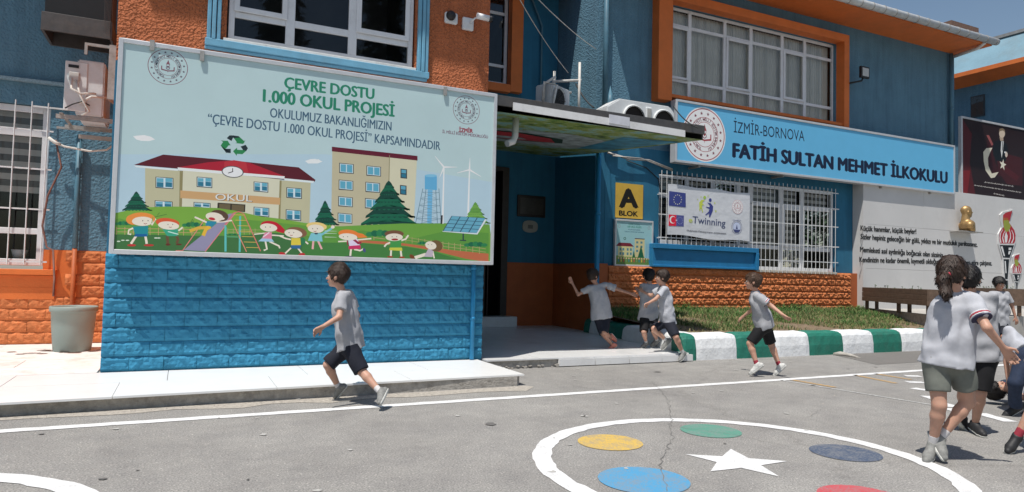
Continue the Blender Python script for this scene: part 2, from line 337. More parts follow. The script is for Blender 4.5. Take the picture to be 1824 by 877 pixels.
        for sg in (-1, 1):
            y = s.lay([(cx - R * .3, cz - R * .3), (cx + R * .3, cz)]); s.mb.add([(cx + sg * R * a, y, cz + R * b) for a, b in [(0, -.25), (.33, -.20), (.33, .03), (.28, .03), (.28, -.14), (0, -.19)]], [(0, 1, 5), (1, 4, 5), (1, 2, 3, 4)], s.m(ink))
        s.ring(cx, cz - R * .05, R * .10, R * .03, ink2, 20)
        s.xz([(cx - R * .02, cz - R * .2), (cx + R * .02, cz - R * .2), (cx, cz - R * .33)], ink)
    def build(s, parent, name='print', var=0.03):
        ms = []
        for col in s.cols:
            ms.append(mat('print_%d_%d_%d_%d' % (*col, int(s.gain * 10)), tuple(min(0.85, c * s.gain) for c in lin(col)), 0.45, var, 2.0))
        return s.mb.build(name, ms, parent, fix=False)


# ================================================================== SETTING
gnd = S(MB().box((-120, -60, -0.4), (260, 60, 0.0)).build('asphalt_ground', ASPH))
gnd_far = S(box('distant_ground', (-900, -900, -0.6), (900, 900, -0.42), mat('far_dry_ground', (0.22, 0.20, 0.16), 0.9, 0.2, 0.05)))
# ---- painted ground marks (children of the asphalt), thin sheets
P_WHITE = paint_ground('worn_white_road_paint', (0.72, 0.72, 0.72), 0.45, 6); P_WTHIN = paint_ground('faded_white_road_paint', (0.60, 0.60, 0.58), 0.9, 14)
P_YEL = paint_ground('yellow_ground_paint', (0.60, 0.40, 0.085), 0.7, 7); P_GRN = paint_ground('green_ground_paint', (0.085, 0.27, 0.20), 0.7, 8)
P_NAVY = paint_ground('slate_blue_ground_paint', (0.060, 0.085, 0.14), 0.7, 8); P_SKY = paint_ground('sky_blue_ground_paint', (0.075, 0.29, 0.50), 0.7, 5)
P_RED = paint_ground('red_ground_paint', (0.50, 0.07, 0.085), 0.6, 8); P_ORL = paint_ground('faded_orange_road_paint', (0.50, 0.30, 0.10), 0.8, 20)
GZ = 0.004
def flat(name, pts, m, z=GZ, label=None):
    o = MB().add([(x, y, z) for x, y in pts], [tuple(range(len(pts)))]).build(name, m, gnd); return pr(o, label)
def wob(i, s=0.006): return s * math.sin(i * 2.3) + s * 0.6 * math.sin(i * 5.1 + 1)
def stroke(name, a, b, wd, m, z=GZ, label=None, n=40):
    a = Vector((a[0], a[1])); b = Vector((b[0], b[1])); d = (b - a); nrm = Vector((-d.y, d.x)).normalized() * wd / 2
    vs = []
    for i in range(n + 1):
        p = a + d * i / n; vs += [(*(p + nrm * (1 + wob(i, .05)) + nrm.normalized() * wob(i, .003)), z), (*(p - nrm * (1 + wob(i + 9, .05))), z)]
    o = MB().add(vs, [(2 * i, 2 * i + 1, 2 * i + 3, 2 * i + 2) for i in range(n)]).build(name, m, gnd); return pr(o, label)
def annulus(name, c, r0, r1, m, label=None, n=120, z=GZ):
    vs = []
    for i in range(n):
        a = 2 * math.pi * i / n; vs += [(c[0] + (r0 + wob(i * .7, .006)) * math.cos(a), c[1] + (r0 + wob(i * .7, .006)) * math.sin(a), z), (c[0] + (r1 + wob(i * .5, .005)) * math.cos(a), c[1] + (r1 + wob(i * .5, .005)) * math.sin(a), z)]
    o = MB().add(vs, [(2 * i, 2 * ((i + 1) % n), 2 * ((i + 1) % n) + 1, 2 * i + 1) for i in range(n)]).build(name, m, gnd); return pr(o, label)
stroke('painted_line', (-4.5, 5.93), (13.6, 6.13), 0.115, P_WHITE, n=160, label='long white line along the school front')
CC = (3.34, 3.423); CR = 1.351
annulus('painted_ring', CC, CR - 0.125, CR, P_WHITE, 'large white painted ring round the star')
sp = []
for k in range(10):
    a = 0.9369 + k * math.pi / 5; r = 0.345 if k % 2 == 0 else 0.145; sp.append((CC[0] + r * math.cos(a), CC[1] + r * math.sin(a)))
flat('painted_star', sp, P_WHITE, label='white five pointed star in the ring')
for (x, y, m, lb) in [(2.84, 4.17, P_YEL, 'yellow dot'), (3.81, 4.20, P_GRN, 'green dot'), (4.25, 3.33, P_NAVY, 'slate blue dot'), (2.51, 3.33, P_SKY, 'sky blue dot'), (3.46, 2.60, P_RED, 'red dot')]:
    R0 = 0.235 if 'blue dot' != lb[-8:] or 'sky' not in lb else 0.27
    flat('painted_dot', [(x + R0 * math.cos(t * math.pi / 24), y + R0 * math.sin(t * math.pi / 24)) for t in range(48)], m, label=lb)
annulus('painted_ring', (-1.62, 3.55), 1.30, 1.44, P_WHITE, 'white painted ring near the left edge')
stroke('painted_line', (6.55, 6.02), (6.78, 4.25), 0.035, P_WTHIN, label='thin faded white line')
for a, b in [((6.72, 6.0), (6.75, 5.42)), ((7.90, 6.06), (7.78, 5.4)), ((8.30, 6.06), (8.28, 5.55))]: stroke('painted_line', a, b, 0.07, P_ORL, label='faded orange line')
for k, (u0, v0, u1, v1) in enumerate([(1612, 670, 1640, 671), (1615, 681, 1646, 682), (1626, 692, 1652, 696), (1650, 706, 1668, 712), (1668, 716, 1700, 726), (1690, 728, 1714, 736), (1745, 737, 1800, 752), (1700, 745, 1712, 748)]):
    a = PG(u0, v0); b = PG(u1, v1); stroke('painted_dash', a[:2], b[:2], 0.13, P_WHITE, n=6)
# asphalt repair patch by the kerb
flat('asphalt_patch', [(9.72, 7.85), (9.95, 7.9), (12.2, 7.88), (12.0, 6.75), (9.25, 6.73)], mat('dark_patch_asphalt', (0.165, 0.155, 0.145), 0.9, 0.25, 60, 0.5, 120), 0.003, 'darker repair patch beside the kerb')
MB().tube([(9.70, 7.82, .01), (9.73, 7.72, .03), (9.78, 7.55, .02), (9.72, 7.35, .006)], [.03, .045, .03, .01], 6).build('patch_lip', CONC, gnd)
# wandering hairline cracks in the asphalt, laid as thin dark strips
CRK = mat('dark_crack', (.185, .178, .17), .95, .3, 40)
def crack(pts, wd=.007):
    out = []; r = np.random.default_rng(len(pts) * 7 + int(abs(pts[0][0]) * 10))
    for i in range(len(pts) - 1):
        a = np.array(pts[i]); b = np.array(pts[i + 1]); n = max(3, int(np.linalg.norm(b - a) / .05))
        for k in range(n): out.append(a + (b - a) * k / n + r.normal(size=2) * .011)
    out.append(np.array(pts[-1])); vs = []
    for i, p in enumerate(out):
        d = out[min(i + 1, len(out) - 1)] - out[max(i - 1, 0)]; d = d / max(np.linalg.norm(d), 1e-6); n_ = np.array([-d[1], d[0]]) * wd * (.25 + .75 * r.random()) / 2; vs += [(*(p + n_), .0052), (*(p - n_), .0052)]
    MB().add(vs, [(2 * i, 2 * i + 1, 2 * i + 3, 2 * i + 2) for i in range(len(out) - 1)]).build('crack', CRK, gnd, fix=False)
crack([(4.95, 6.45), (4.60, 5.8), (4.2, 5.2), (3.61, 4.44), (3.35, 4.1), (2.80, 3.55), (2.5, 3.1)], .007); crack([(3.61, 4.44), (3.9, 4.0), (4.0, 3.6)], .005)
crack([(5.6, 4.6), (5.0, 4.3), (4.9, 3.9)], .004)
# pale and dark spots: old gum, drips, grit
sp_l, sp_d = MB(), MB()
for k in range(85):
    x = rng.uniform(-2, 10); y = rng.uniform(2.2, 7.6); q = rng.uniform(.006, .026) * (1 if k % 9 else 2.2); n = 7; mb = sp_l if k % 3 else sp_d
    mb.add([(x + q * (1 + .4 * math.sin(j * 2.7 + k)) * math.cos(j * .8976), y + q * (1 + .4 * math.sin(j * 2.1 + k)) * math.sin(j * .8976), .0056) for j in range(n)], [tuple(range(n))])
pr(sp_l.build('pale_spots', mat('pale_gum_spot', (.42, .41, .39), .9, .2, 30), gnd, fix=False), kind='stuff'); pr(sp_d.build('dark_spots', mat('dark_gum_spot', (.13, .125, .12), .9, .2, 30), gnd, fix=False), kind='stuff')
# gutter dirt strip along slab edges
flat('gutter_dirt', [(-4, 6.455), (-4, 6.38)] + [(-4 + i * 0.25, 6.36 + 0.05 * math.sin(i * 1.7) + 0.03 * math.sin(i * 4.1)) for i in range(30)] + [(3.45, 6.52), (3.40, 6.60)], mat('pale_kerb_dust', (0.36, 0.33, 0.29), 0.95, 0.35, 30), 0.003)

# ---- raised white tiled pavement
pav = S(MB().prism([(-6, 6.47, 0), (3.30, 6.63, 0), (3.36, 6.70, 0), (3.44, 7.95, 0), (3.44, 7.99, 0), (-.70, 7.99, 0), (-.70, 11.0, 0), (-6, 11.0, 0)], (0, 0, 0.105)).build('pavement', [CONC]))
def tile_grid(parent, x0, x1, y0, y1, nx, ny, z, m, inside=None, th=0.018, stag=0.0, gap=0.003):
    dx = (x1 - x0) / nx; dy = (y1 - y0) / ny; me = None
    for j in range(ny):
        for i in range(-1, nx + 1):
            a = x0 + (i + (stag if j % 2 else 0)) * dx; b = a + dx; c = y0 + j * dy; d = c + dy; a = max(a, x0); b = min(b, x1)
            if b - a < 0.05: continue
            zz = z + rng.uniform(-.0012, .0012)
            poly = [(a + gap, c + gap), (b - gap, c + gap), (b - gap, d - gap), (a + gap, d - gap)]
            if inside: poly = inside(poly)
            if not poly: continue
            MB().prism([(x, y, zz - th) for x, y in poly], (0, 0, th)).build('tile', m, parent)
def front_edge(poly):   # the slab's street edge runs slightly askew
    out = []
    for x, y in poly:
        if y < 6.60: y = 6.462 + (x + 1.22) * 0.0385 * 1.0
        out.append((min(x, 3.39), y))
    return out
tile_grid(pav, -3.07, 3.41, 6.55, 7.96, 5, 2, 0.122, TILE, front_edge, stag=.3)
tile_grid(pav, -6.0, -0.73, 7.96, 10.98, 4, 5, 0.122, TILE_D, stag=.4)
# entrance floor, marble edge
ent = S(MB().prism([(3.47, 7.86, 0), (6.60, 7.86, 0), (6.66, 8.3, 0), (7.20, 11.3, 0), (7.20, 12.94, 0), (3.47, 12.94, 0)], (0, 0, .10)).build('entrance_floor', CONC))
def ent_clip(poly): return [(min(x, 6.68 + (y - 7.85) * 0.145), y) for x, y in poly]
TILE_E = mat('entrance_marble_tile', (0.74, 0.74, 0.74), 0.28, 0.05, 3, dirt=0.2, dscale=2)
tile_grid(ent, 3.465, 7.265, 7.83, 12.93, 5, 6, 0.121, TILE_E, ent_clip)
for k in range(4): box('edge_stone', (4.50 + k * 0.56, 7.805, 0.012), (5.05 + k * 0.56, 7.845, 0.100), TILE_E, ent)
rub = MB()
for k in range(30):
    x = 3.5 + rng.uniform(0, .98); s_ = rng.uniform(.006, .018); z0 = rng.uniform(0, .03); rub.box((x, 7.83 - s_, z0), (x + s_ * 2, 7.87, z0 + s_), M=None)
pr(rub.build('edge_rubble', CONC, ent), kind='stuff')
pebb = MB()
for k in range(140):
    x = rng.uniform(-3.5, 3.3); y = 6.46 + (x + 1.2) * .037 - rng.uniform(0.01, .09); s_ = rng.uniform(.003, .011)
    pebb.add([(x - s_, y, 0), (x, y - s_, 0), (x + s_, y, 0), (x, y + s_, 0), (x, y, s_ * 1.2)], [(0, 1, 4), (1, 2, 4), (2, 3, 4), (3, 0, 4)])
for k in range(60):
    x = rng.uniform(3.6, 12); y = rng.uniform(4, 7.7); s_ = rng.uniform(.003, .008)
    pebb.add([(x - s_, y, 0), (x, y - s_, 0), (x + s_, y, 0), (x, y + s_, 0), (x, y, s_ * 1.2)], [(0, 1, 4), (1, 2, 4), (2, 3, 4), (3, 0, 4)])
pr(pebb.build('gravel', mat('pale_gravel', (0.38, 0.34, 0.30), 0.9, 0.3, 40)), kind='stuff')

# ---- kerb of painted stones
kerb = S(box('kerb', (7.0, 8.02, 0.0), (14.6, 8.16, 0.33), CONC))
def kerb_stone(x0, x1, y0, y1, m, ax='x'):
    mb = MB(); n = 8; ys0 = [0.0, 0.045]; prof = [(0.0, 0.0), (0.004, 0.17), (0.028, 0.31), (0.055, 0.355), (0.11, 0.380), (0.27, 0.385), (0.27, 0.0)]
    vs = []; m_ = len(prof)
    L = (x1 - x0) if ax == 'x' else (y1 - y0)
    for i in range(n + 1):
        t = i / n; e = 0.012 * (1 - min(1, min(t, 1 - t) * 14)) ; 
        for (d, z) in prof:
            jz = rng.uniform(-.004, .004) if 0 < z else 0; jd = rng.uniform(-.003, .003)
            dd = d + e + jd; zz = max(0, z - (e if z > .1 else 0) + jz)
            s_ = t * L + (0.003 if i == 0 else -0.003 if i == n else 0)
            vs.append((x0 + s_, y0 + dd, zz) if ax == 'x' else (x0 + dd, y0 + s_, zz))
    fs = [(i * m_ + k, i * m_ + (k + 1) % m_, (i + 1) * m_ + (k + 1) % m_, (i + 1) * m_ + k) for i in range(n) for k in range(m_)]
    fs += [tuple(range(m_)), tuple(range(n * m_, (n + 1) * m_))[::-1]]
    o = mb.add(vs, fs, 0, False).build('kerb_stone', m, kerb); return o
ks = [6.62, 6.87, 7.66, 8.45, 9.22, 10.02, 10.78, 11.53, 12.30, 13.08, 13.85, 14.6]
for i in range(len(ks) - 1): kerb_stone(ks[i], ks[i + 1], 7.88, 0, GRN_K if i % 2 == 0 else WHT_K)
ky = [(8.18, 8.75, 6.72, WHT_K), (8.75, 9.72, 6.80, WHT_K), (9.72, 10.62, 6.93, GRN_K), (10.62, 11.08, 7.0, WHT_K), (11.08, 11.36, 7.05, GRN_K)]
for a, b, x, m in ky: kerb_stone(x, 0, a, b, m, 'y')
# ---- planted bed (sloping soil, grass) and raised concrete terrace to its right
def bed_z(x, y): t = (y - 8.12) / 3.2; return 0.345 + 0.21 * max(0, min(1, t)) + 0.02 * math.sin(x * 2.1) * math.sin(y * 3)
def bed_x1(y): return 13.05 + (y - 8.15) / 2.9 * 1.78
nx_, ny_ = 60, 18; vs = []; fs = []
for j in range(ny_ + 1):
    y = 8.13 + (11.20 - 8.13) * j / ny_; xa = 7.06 + (0.2 if y > 11 else 0); xb = bed_x1(y) + 0.02
    for i in range(nx_ + 1):
        x = xa + (xb - xa) * i / nx_; vs.append((x, y, bed_z(x, y) + rng.uniform(-.006, .006)))
for j in range(ny_):
    for i in range(nx_): a = j * (nx_ + 1) + i; fs.append((a, a + 1, a + nx_ + 2, a + nx_ + 1))
S(MB().add(vs, fs, 0, True).build('soil', SOIL))
GR1 = mat('green_grass_blade', (0.090, 0.205, 0.045), 0.7, 0.35, 3); GR2 = mat('dry_grass_blade', (0.29, 0.25, 0.12), 0.8, 0.25, 3); GR3 = mat('dark_grass_blade', (0.055, 0.115, 0.030), 0.7, 0.3, 3)
def dens(x, y):   # thick at the back, thin and trodden towards the kerb
    t = (y - 8.15) / 3.1
    return 0.02 + 1.15 * t + 0.4 * math.sin(x * 1.9 + 1.2) * math.sin(y * 2.7) + 0.22 * math.sin(x * 5.3 + y * 3.1)
gv = []; gf = []; gm = []; cnt = 0
while cnt < 46000:
    y = 8.17 + rng.random() * 2.98; x = 7.12 + rng.random() * (bed_x1(y) - 7.15); dn = dens(x, y)
    if rng.random() > dn: continue
    h = (0.024 + 0.075 * rng.random() ** 1.5) * (0.75 + 0.5 * min(1.2, dn)); 
    if y > 11.0: h *= 1.3
    z = bed_z(x, y) - .004; a = rng.random() * 6.28; b = rng.random() * 6.28; wd = 0.0035 + 0.004 * rng.random(); le = h * rng.uniform(.2, .8)
    dx, dy = math.cos(a) * wd, math.sin(a) * wd; o = len(gv)
    mx_, my_ = math.cos(b) * le, math.sin(b) * le
    gv += [(x - dx, y - dy, z), (x + dx, y + dy, z), (x + dx * .7 + mx_ * .35, y + dy * .7 + my_ * .35, z + h * .62), (x - dx * .7 + mx_ * .35, y - dy * .7 + my_ * .35, z + h * .62), (x + mx_, y + my_, z + h)]
    gf += [(o, o + 1, o + 2, o + 3), (o + 3, o + 2, o + 4)]; r_ = rng.random(); mi = 1 if r_ < (0.62 - 0.5 * dn) + 0.10 else (2 if r_ > .72 else 0); gm += [mi, mi]; cnt += 1
me = bpy.data.meshes.new('grass'); me.from_pydata(gv, [], gf); me.polygons.foreach_set('material_index', gm)
for m in (GR1, GR2, GR3): me.materials.append(m)
pr(link('grass', me), kind='stuff')
def weed(x, y, h, n, label, grp):
    root = empty('weed_plant', (x, y, bed_z(x, y)), label, 'weed', grp); st = MB(); lf = MB(); z0 = bed_z(x, y) - .01
    for k in range(n):
        a = rng.random() * 6.28; l = h * rng.uniform(.5, 1.1); tip = Vector((x + math.cos(a) * l * .7, y + math.sin(a) * l * .55 - .02, z0 + l * rng.uniform(.5, 1)))
        b = Vector((x, y, z0)); mid = (b + tip) / 2 + Vector((0, 0, l * .18)); st.tube([b, mid, tip], [.004, .003, .0015], 5)
        for q in range(7):
            t = .25 + .75 * q / 6; p = (b * (1 - t) ** 2 + mid * 2 * t * (1 - t) + tip * t * t); c = rng.random() * 6.28; ll = rng.uniform(.03, .055) 
            d = Vector((math.cos(c), math.sin(c), rng.uniform(.0, .6))).normalized() * ll; s_ = d.cross(Vector((0, 0, 1))).normalized() * ll * .38
            lf.add([p, p + d * .5 + s_, p + d, p + d * .5 - s_], [(0, 1, 2, 3)])
    st.build('stem', GR3, root); pr(lf.build('foliage', GR1, root, fix=False), kind='stuff')
weed(7.55, 10.6, .22, 9, 'leafy weed in shade near the entrance corner', 'weeds along the wall')
for x, lb in [(8.1, 'weed by the first orange block near the shade line'), (9.3, 'weed below the small framed poster wall'), (11.9, 'bushy weed below the barred window, left one'), (12.25, 'bushy weed below the barred window, right one'), (13.9, 'bushy weed at the corner by the grey wall'), (14.25, 'small weed touching the grey wall end')]:
    weed(x, 10.88 + rng.uniform(-.1, .1), rng.uniform(.14, .26), 10, lb, 'weeds along the wall')

terr = S(MB().prism([(bed_x1(8.17), 8.17, 0.05), (23, 8.17, 0.05), (23, 11.5, 0.05), (14.86, 11.5, .05), (14.85, 11.05, 0.05)], (0, 0, 0.53)).build('terrace', mat('pale_terrace_concrete', (0.42, 0.40, 0.37), 0.85, 0.12, 4, dirt=.3, dscale=2)))
MB().prism([(bed_x1(8.17) - .05, 8.165, 0.30), (bed_x1(8.17) + .03, 8.165, .30), (14.84, 11.04, .30), (14.74, 11.04, .30)], (0, 0, 0.305)).build('terrace_edge', CONC, terr)

# ================================================================== SCHOOL BUILDING
sch = empty('school_building', (3.4, 11.0, 0), 'two storey school painted blue and orange with white gridded windows and a tin gutter', 'school')
ZT = 8.1
wl = MB()   # left block front, with the upper window opening x .33..2.47, z 3.72..5.6
wl.box((-0.70, 7.99, 3.30), (0.33, 8.25, ZT)).box((2.47, 7.99, 3.30), (3.46, 8.25, ZT)).box((0.33, 7.99, 3.30), (2.47, 8.25, 3.70)).box((0.33, 7.99, 5.6), (2.47, 8.25, ZT))
wall_l = pr(wl.build('wall', OR_STUC, sch), 'orange stucco wall above the billboard')
wall_b = pr(box('wall', (-0.70, 7.985, 0.10), (3.455, 8.25, 3.298), LO_BLUE, sch), 'blue wall behind the billboard')
wall_s = MB().box((-0.70, 8.252, 0.1), (-0.45, 11.0, ZT)).build('wall', OR_SM, sch); pr(wall_s, 'orange side wall of the front block')
wall_s2 = pr(box('wall', (3.20, 8.252, 0.1), (3.455, 12.95, ZT), LO_BLUE, sch), 'blue side wall by the entrance')
# left wing: window x -3.6..-1.69, z 1.15..3.32
ww = MB().box((-6, 11.0, 1.39), (-3.6, 11.3, ZT)).box((-1.69, 11.0, 1.39), (-0.703, 11.3, ZT)).box((-3.6, 11.0, 3.33), (-1.69, 11.3, ZT))
wall_w = pr(ww.build('wall', UP_BLUE, sch), 'blue stucco wall behind the air conditioner')
wall_wo = pr(MB().box((-6, 10.99, .10), (-3.6, 11.3, 1.388)).box((-1.69, 10.99, .10), (-0.703, 11.3, 1.388)).box((-3.6, 10.99, .10), (-1.69, 11.3, 1.10)).build('wall', OR_SM, sch), 'orange plinth wall left of the blue wall')
# recess back wall y 12.95: door x 4.6..6.10, z .12..3.42; upper window x 4.6..6.05, z 5.2..7.2
rb = MB().box((3.457, 12.95, 1.46), (4.6, 13.2, ZT)).box((6.12, 12.95, 1.46), (7.26, 13.2, ZT)).box((4.6, 12.95, 3.45), (6.12, 13.2, 5.18)).box((4.6, 12.95, 7.25), (6.12, 13.2, ZT))
LO_BLUE2 = LO_BLUE
rbm = pr(rb.build('wall', LO_BLUE, sch), 'blue wall of the entrance recess')
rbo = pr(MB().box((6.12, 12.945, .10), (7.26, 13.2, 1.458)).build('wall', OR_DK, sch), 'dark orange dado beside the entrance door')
# right wing: side wall x 7.27, front wall y 11.35 ; openings: upper x 8.96..14.1 z 5.03..6.98 ; lower x 8.83..14.12 z 1.42..3.38
rs = pr(MB().box((7.272, 11.352, 1.46), (7.5, 13.2, 3.85)).build('wall', LO_BLUE, sch), 'lower blue side wall of the recess')
rsu = pr(MB().box((7.272, 11.352, 3.852), (7.5, 13.2, ZT)).build('wall', UP_BLUE, sch), 'upper blue side wall of the recess')
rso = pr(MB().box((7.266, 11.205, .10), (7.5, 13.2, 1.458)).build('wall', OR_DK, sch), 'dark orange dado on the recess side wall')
X1 = 18.72
wr = MB().box((7.501, 11.35, 3.852), (8.96, 11.6, ZT)).box((14.12, 11.35, 3.852), (X1, 11.6, ZT)).box((8.96, 11.35, 3.852), (14.12, 11.6, 5.02)).box((8.96, 11.35, 7.0), (14.12, 11.6, ZT))
pr(wr.build('wall', UP_BLUE, sch), 'upper blue wall of the right wing')
wr2 = MB().box((7.501, 11.345, 1.425), (8.83, 11.6, 3.85)).box((14.13, 11.345, 1.425), (X1, 11.6, 3.85)).box((8.83, 11.345, 3.39), (14.13, 11.6, 3.85))
pr(wr2.build('wall', LO_BLUE, sch), 'lower blue wall of the right wing')
wall_ro = pr(box('wall', (7.501, 11.21, 0.0), (X1, 11.6, 1.423), OR_DK, sch), 'orange plinth of the right wing')
pr(box('wall', (X1 - .25, 11.601, 0), (X1, 22, ZT), UP_BLUE, sch), 'right end wall')
pr(box('wall', (X1 - .02, 11.33, 3.86), (X1 + .02, 11.36, 7.45), UP_BLUE, sch))

# ---- split face blocks
def block_mesh(L, Hh, D, seed, nxx=12, nyy=5, amp=0.012):
    r = np.random.default_rng(seed); vs = []; fs = []
    for j in range(nyy + 1):
        for i in range(nxx + 1):
            u, v = i / nxx, j / nyy; edge = 0 if (j in (0, nyy)) else (.78 if i in (0, nxx) else 1)
            y = -D * edge * 0.55 - (r.uniform(0.0, 1) ** 1.3 * amp + 0.006 * math.sin(6.0 * u * L / .3 * 1.7 + 5 * v + seed)) * edge
            vs.append((u * L, y, v * Hh))
    for j in range(nyy):
        for i in range(nxx):
            a = j * (nxx + 1) + i; q = (a, a + 1, a + nxx + 2, a + nxx + 1)
            if (i + j + seed) % 2: fs += [(q[0], q[1], q[2]), (q[0], q[2], q[3])]
            else: fs += [(q[0], q[1], q[3]), (q[1], q[2], q[3])]
    o = len(vs); vs += [(0, .02, 0), (L, .02, 0), (L, .02, Hh), (0, .02, Hh)]
    return vs, fs
def blocks(parent, m, x0, x1, z0, nrow, rh, L, y, seed, skip=None, first=None, gap=0.006, D=0.022, amp=0.014):
    var = []
    for k in range(6):
        vs, fs = block_mesh(L - .0025, rh - gap, D, seed + k, amp=amp); me = bpy.data.meshes.new('brick'); me.from_pydata(vs, [], fs); me.materials.append(m); var.append(me)
    half = {}
    for j in range(nrow):
        off = (L * 0.42 if j % 2 else L * 0.92) if first is None else first[j % 2]
        edges = [x0]; x = x0 + off
        while x < x1 - 0.04: edges.append(x); x += L
        edges.append(x1)
        for i in range(len(edges) - 1):
            a, b = edges[i], edges[i + 1]; z = z0 + j * rh
            if skip and skip(a, b, z): continue
            if abs(b - a - L) < 1e-4: me = var[rng.integers(6)]
            else:
                kk = (round(b - a, 3), j % 2)
                if kk not in half:
                    vs, fs = block_mesh(b - a - .0025, rh - gap, D, seed + 20 + len(half), max(2, int(12 * (b - a) / L)), amp=amp); mm = bpy.data.meshes.new('brick'); mm.from_pydata(vs, [], fs); mm.materials.append(m); half[kk] = mm
                me = half[kk]
            o = link('brick', me, parent); o.location = (a + .0012 - parent.matrix_world.translation.x, y - parent.matrix_world.translation.y, z + gap / 2 - parent.matrix_world.translation.z)
            o.matrix_parent_inverse = Matrix.Identity(4)
bpy.context.view_layer.update()
blocks(wall_b, BR_BLUE, -0.705, 3.455, 0.122, 8, 0.150, 0.315, 7.982, 100, first=(.25, .115))
blocks(wall_wo, OR_BLK, -3.6, -0.72, 0.122, 8, 0.158, 0.40, 10.985, 200, skip=lambda a, b, z: b < -1.5 and z > .60 or a < -1.52 and z > .60)
blocks(wall_ro, OR_BLK, 7.52, 14.45, 0.345, 7, 0.1535, 0.372, 11.203, 300, amp=0.026, D=0.03)
box('plinth_band', (-3.6, 10.96, 0.72), (-1.54, 10.99, 0.88), OR_SM, sch); box('plinth_band', (-3.6, 10.955, 0.882), (-1.54, 10.99, 1.038), OR_SM, sch)

# ---- windows
def window(label, y, xs, zs, x0, x1, z0, z1, fr=0.06, fw=0.045, sash=(), depth=0.05, room=1.2, parent=sch):
    """xs: mullion centres, zs: rail centres; frame bars are boxes, each pane is an object"""
    fm = MB(); fm.box((x0, y, z0), (x0 + fr, y + depth, z1)).box((x1 - fr, y, z0), (x1, y + depth, z1)).box((x0 + fr, y, z0), (x1 - fr, y + depth, z0 + fr)).box((x0 + fr, y, z1 - fr), (x1 - fr, y + depth, z1))
    for x in xs: fm.box((x - fw, y + .003, z0 + fr), (x + fw, y + depth - .003, z1 - fr))
    ex = [x0 + fr] + [c for x in xs for c in (x - fw, x + fw)] + [x1 - fr]; cols = [(ex[i], ex[i + 1]) for i in range(0, len(ex), 2)]
    ez = [z0 + fr] + [c for z in zs for c in (z - fw * .8, z + fw * .8)] + [z1 - fr]; rows = [(ez[i], ez[i + 1]) for i in range(0, len(ez), 2)]
    for z in zs:
        for a, b in cols: fm.box((a, y + .006, z - fw * .8), (b, y + depth - .006, z + fw * .8))
    for (ci, ri) in sash:   # an opening casement sits proud with its own rim
        a, b = cols[ci]; c, d = rows[ri]; t = 0.045
        fm.box((a - .012, y - .018, c - .012), (a + t, y + .002, d + .012)).box((b - t, y - .018, c - .012), (b + .012, y + .002, d + .012)).box((a + t, y - .018, c - .012), (b - t, y + .002, c + t)).box((a + t, y - .018, d - t), (b - t, y + .002, d + .012))
    win = fm.build('window', WHITE, parent, 0.004); pr(win, label)
    for a, b in cols:
        for c, d in rows: MB().quad((a - .004, y + depth * .55, c - .004), (b + .004, y + depth * .55, c - .004), (b + .004, y + depth * .55, d + .004), (a - .004, y + depth * .55, d + .004)).build('pane', GLASS, win)
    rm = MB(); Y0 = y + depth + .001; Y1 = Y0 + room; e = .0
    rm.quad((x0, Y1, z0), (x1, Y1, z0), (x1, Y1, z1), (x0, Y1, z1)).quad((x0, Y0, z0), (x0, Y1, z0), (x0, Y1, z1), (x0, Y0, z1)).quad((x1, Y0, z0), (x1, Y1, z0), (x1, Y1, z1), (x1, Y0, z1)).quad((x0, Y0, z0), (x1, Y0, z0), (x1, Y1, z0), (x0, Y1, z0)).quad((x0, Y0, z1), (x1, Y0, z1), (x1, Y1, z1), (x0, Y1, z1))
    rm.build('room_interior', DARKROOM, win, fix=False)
    return win, cols, rows
# upper window of the left block
wA, _, _ = window('black glass window above the billboard', 8.03, [1.0, 1.71], [4.01, 4.95], 0.35, 2.45, 3.70, 5.58, 0.06, .05, sash=((0, 1), (2, 1)))
box('sill', (0.30, 7.955, 3.665), (2.48, 8.03, 3.70), mat('white_marble_sill', (.72, .71, .68), .5, .1, 8, dirt=.4, dscale=6), sch, .004)
tr = MB()
for k in range(3):   # fluted pilasters
    for s_, xx in ((1, 0.135), (1, 2.49)): tr.box((xx + k * .048, 7.93 - .012 * (k % 2), 3.66), (xx + .040 + k * .048, 7.99, 5.8))
tr.box((0.12, 7.92, 3.585), (2.64, 7.99, 3.662)); tr.box((.12, 7.945, 3.55), (2.62, 7.989, 3.584))
tr.build('window_surround', LT_BLUE, sch, .006)
# recess upper window
wB, _, _ = window('orange framed window over the entrance', 13.02, [5.35], [5.62, 6.75], 4.6, 6.06, 5.20, 7.25, .07, .04)
MB().box((6.061, 12.80, 5.05), (6.33, 12.99, 7.4)).box((4.5, 12.80, 5.02), (6.06, 12.99, 5.19)).build('window_surround', OR_SM, sch, .004)
# right wing upper window
wC, cC, rC = window('wide six column window with grey blinds upstairs', 11.42, [9.66, 10.65, 11.43, 12.40, 13.14], [5.42, 6.60], 8.97, 14.11, 5.03, 6.98, .055, .042, sash=((0, 1), (2, 1), (4, 1)))
bl = MB()
nb = 300; vs = []; 
for i in range(nb + 1):
    x = 9.0 + 5.08 * i / nb; yy = 11.56 + 0.012 * math.sin(i * 1.3); vs += [(x, yy, 5.06), (x, yy, 6.95)]
bl.add(vs, [(2 * i, 2 * i + 2, 2 * i + 3, 2 * i + 1) for i in range(nb)]); bl.build('blind', BLIND, wC)
cb = MB()
for x in (9.95, 10.18, 10.95, 11.62, 11.98, 12.70, 13.42, 13.7): cb.box((x - .006, 11.50, 5.1), (x + .006, 11.51, 6.9))
cb.build('blind_cord', BLIND_L, wC)
ws = MB().box((8.60, 11.12, 4.86), (8.955, 11.36, 7.17)).box((14.125, 11.12, 4.86), (14.30, 11.36, 7.17)).box((8.955, 11.12, 6.99), (14.125, 11.36, 7.17)).box((8.956, 11.16, 4.95), (14.12, 11.36, 5.02))
ws.build('window_surround', OR_SM, sch, .004)
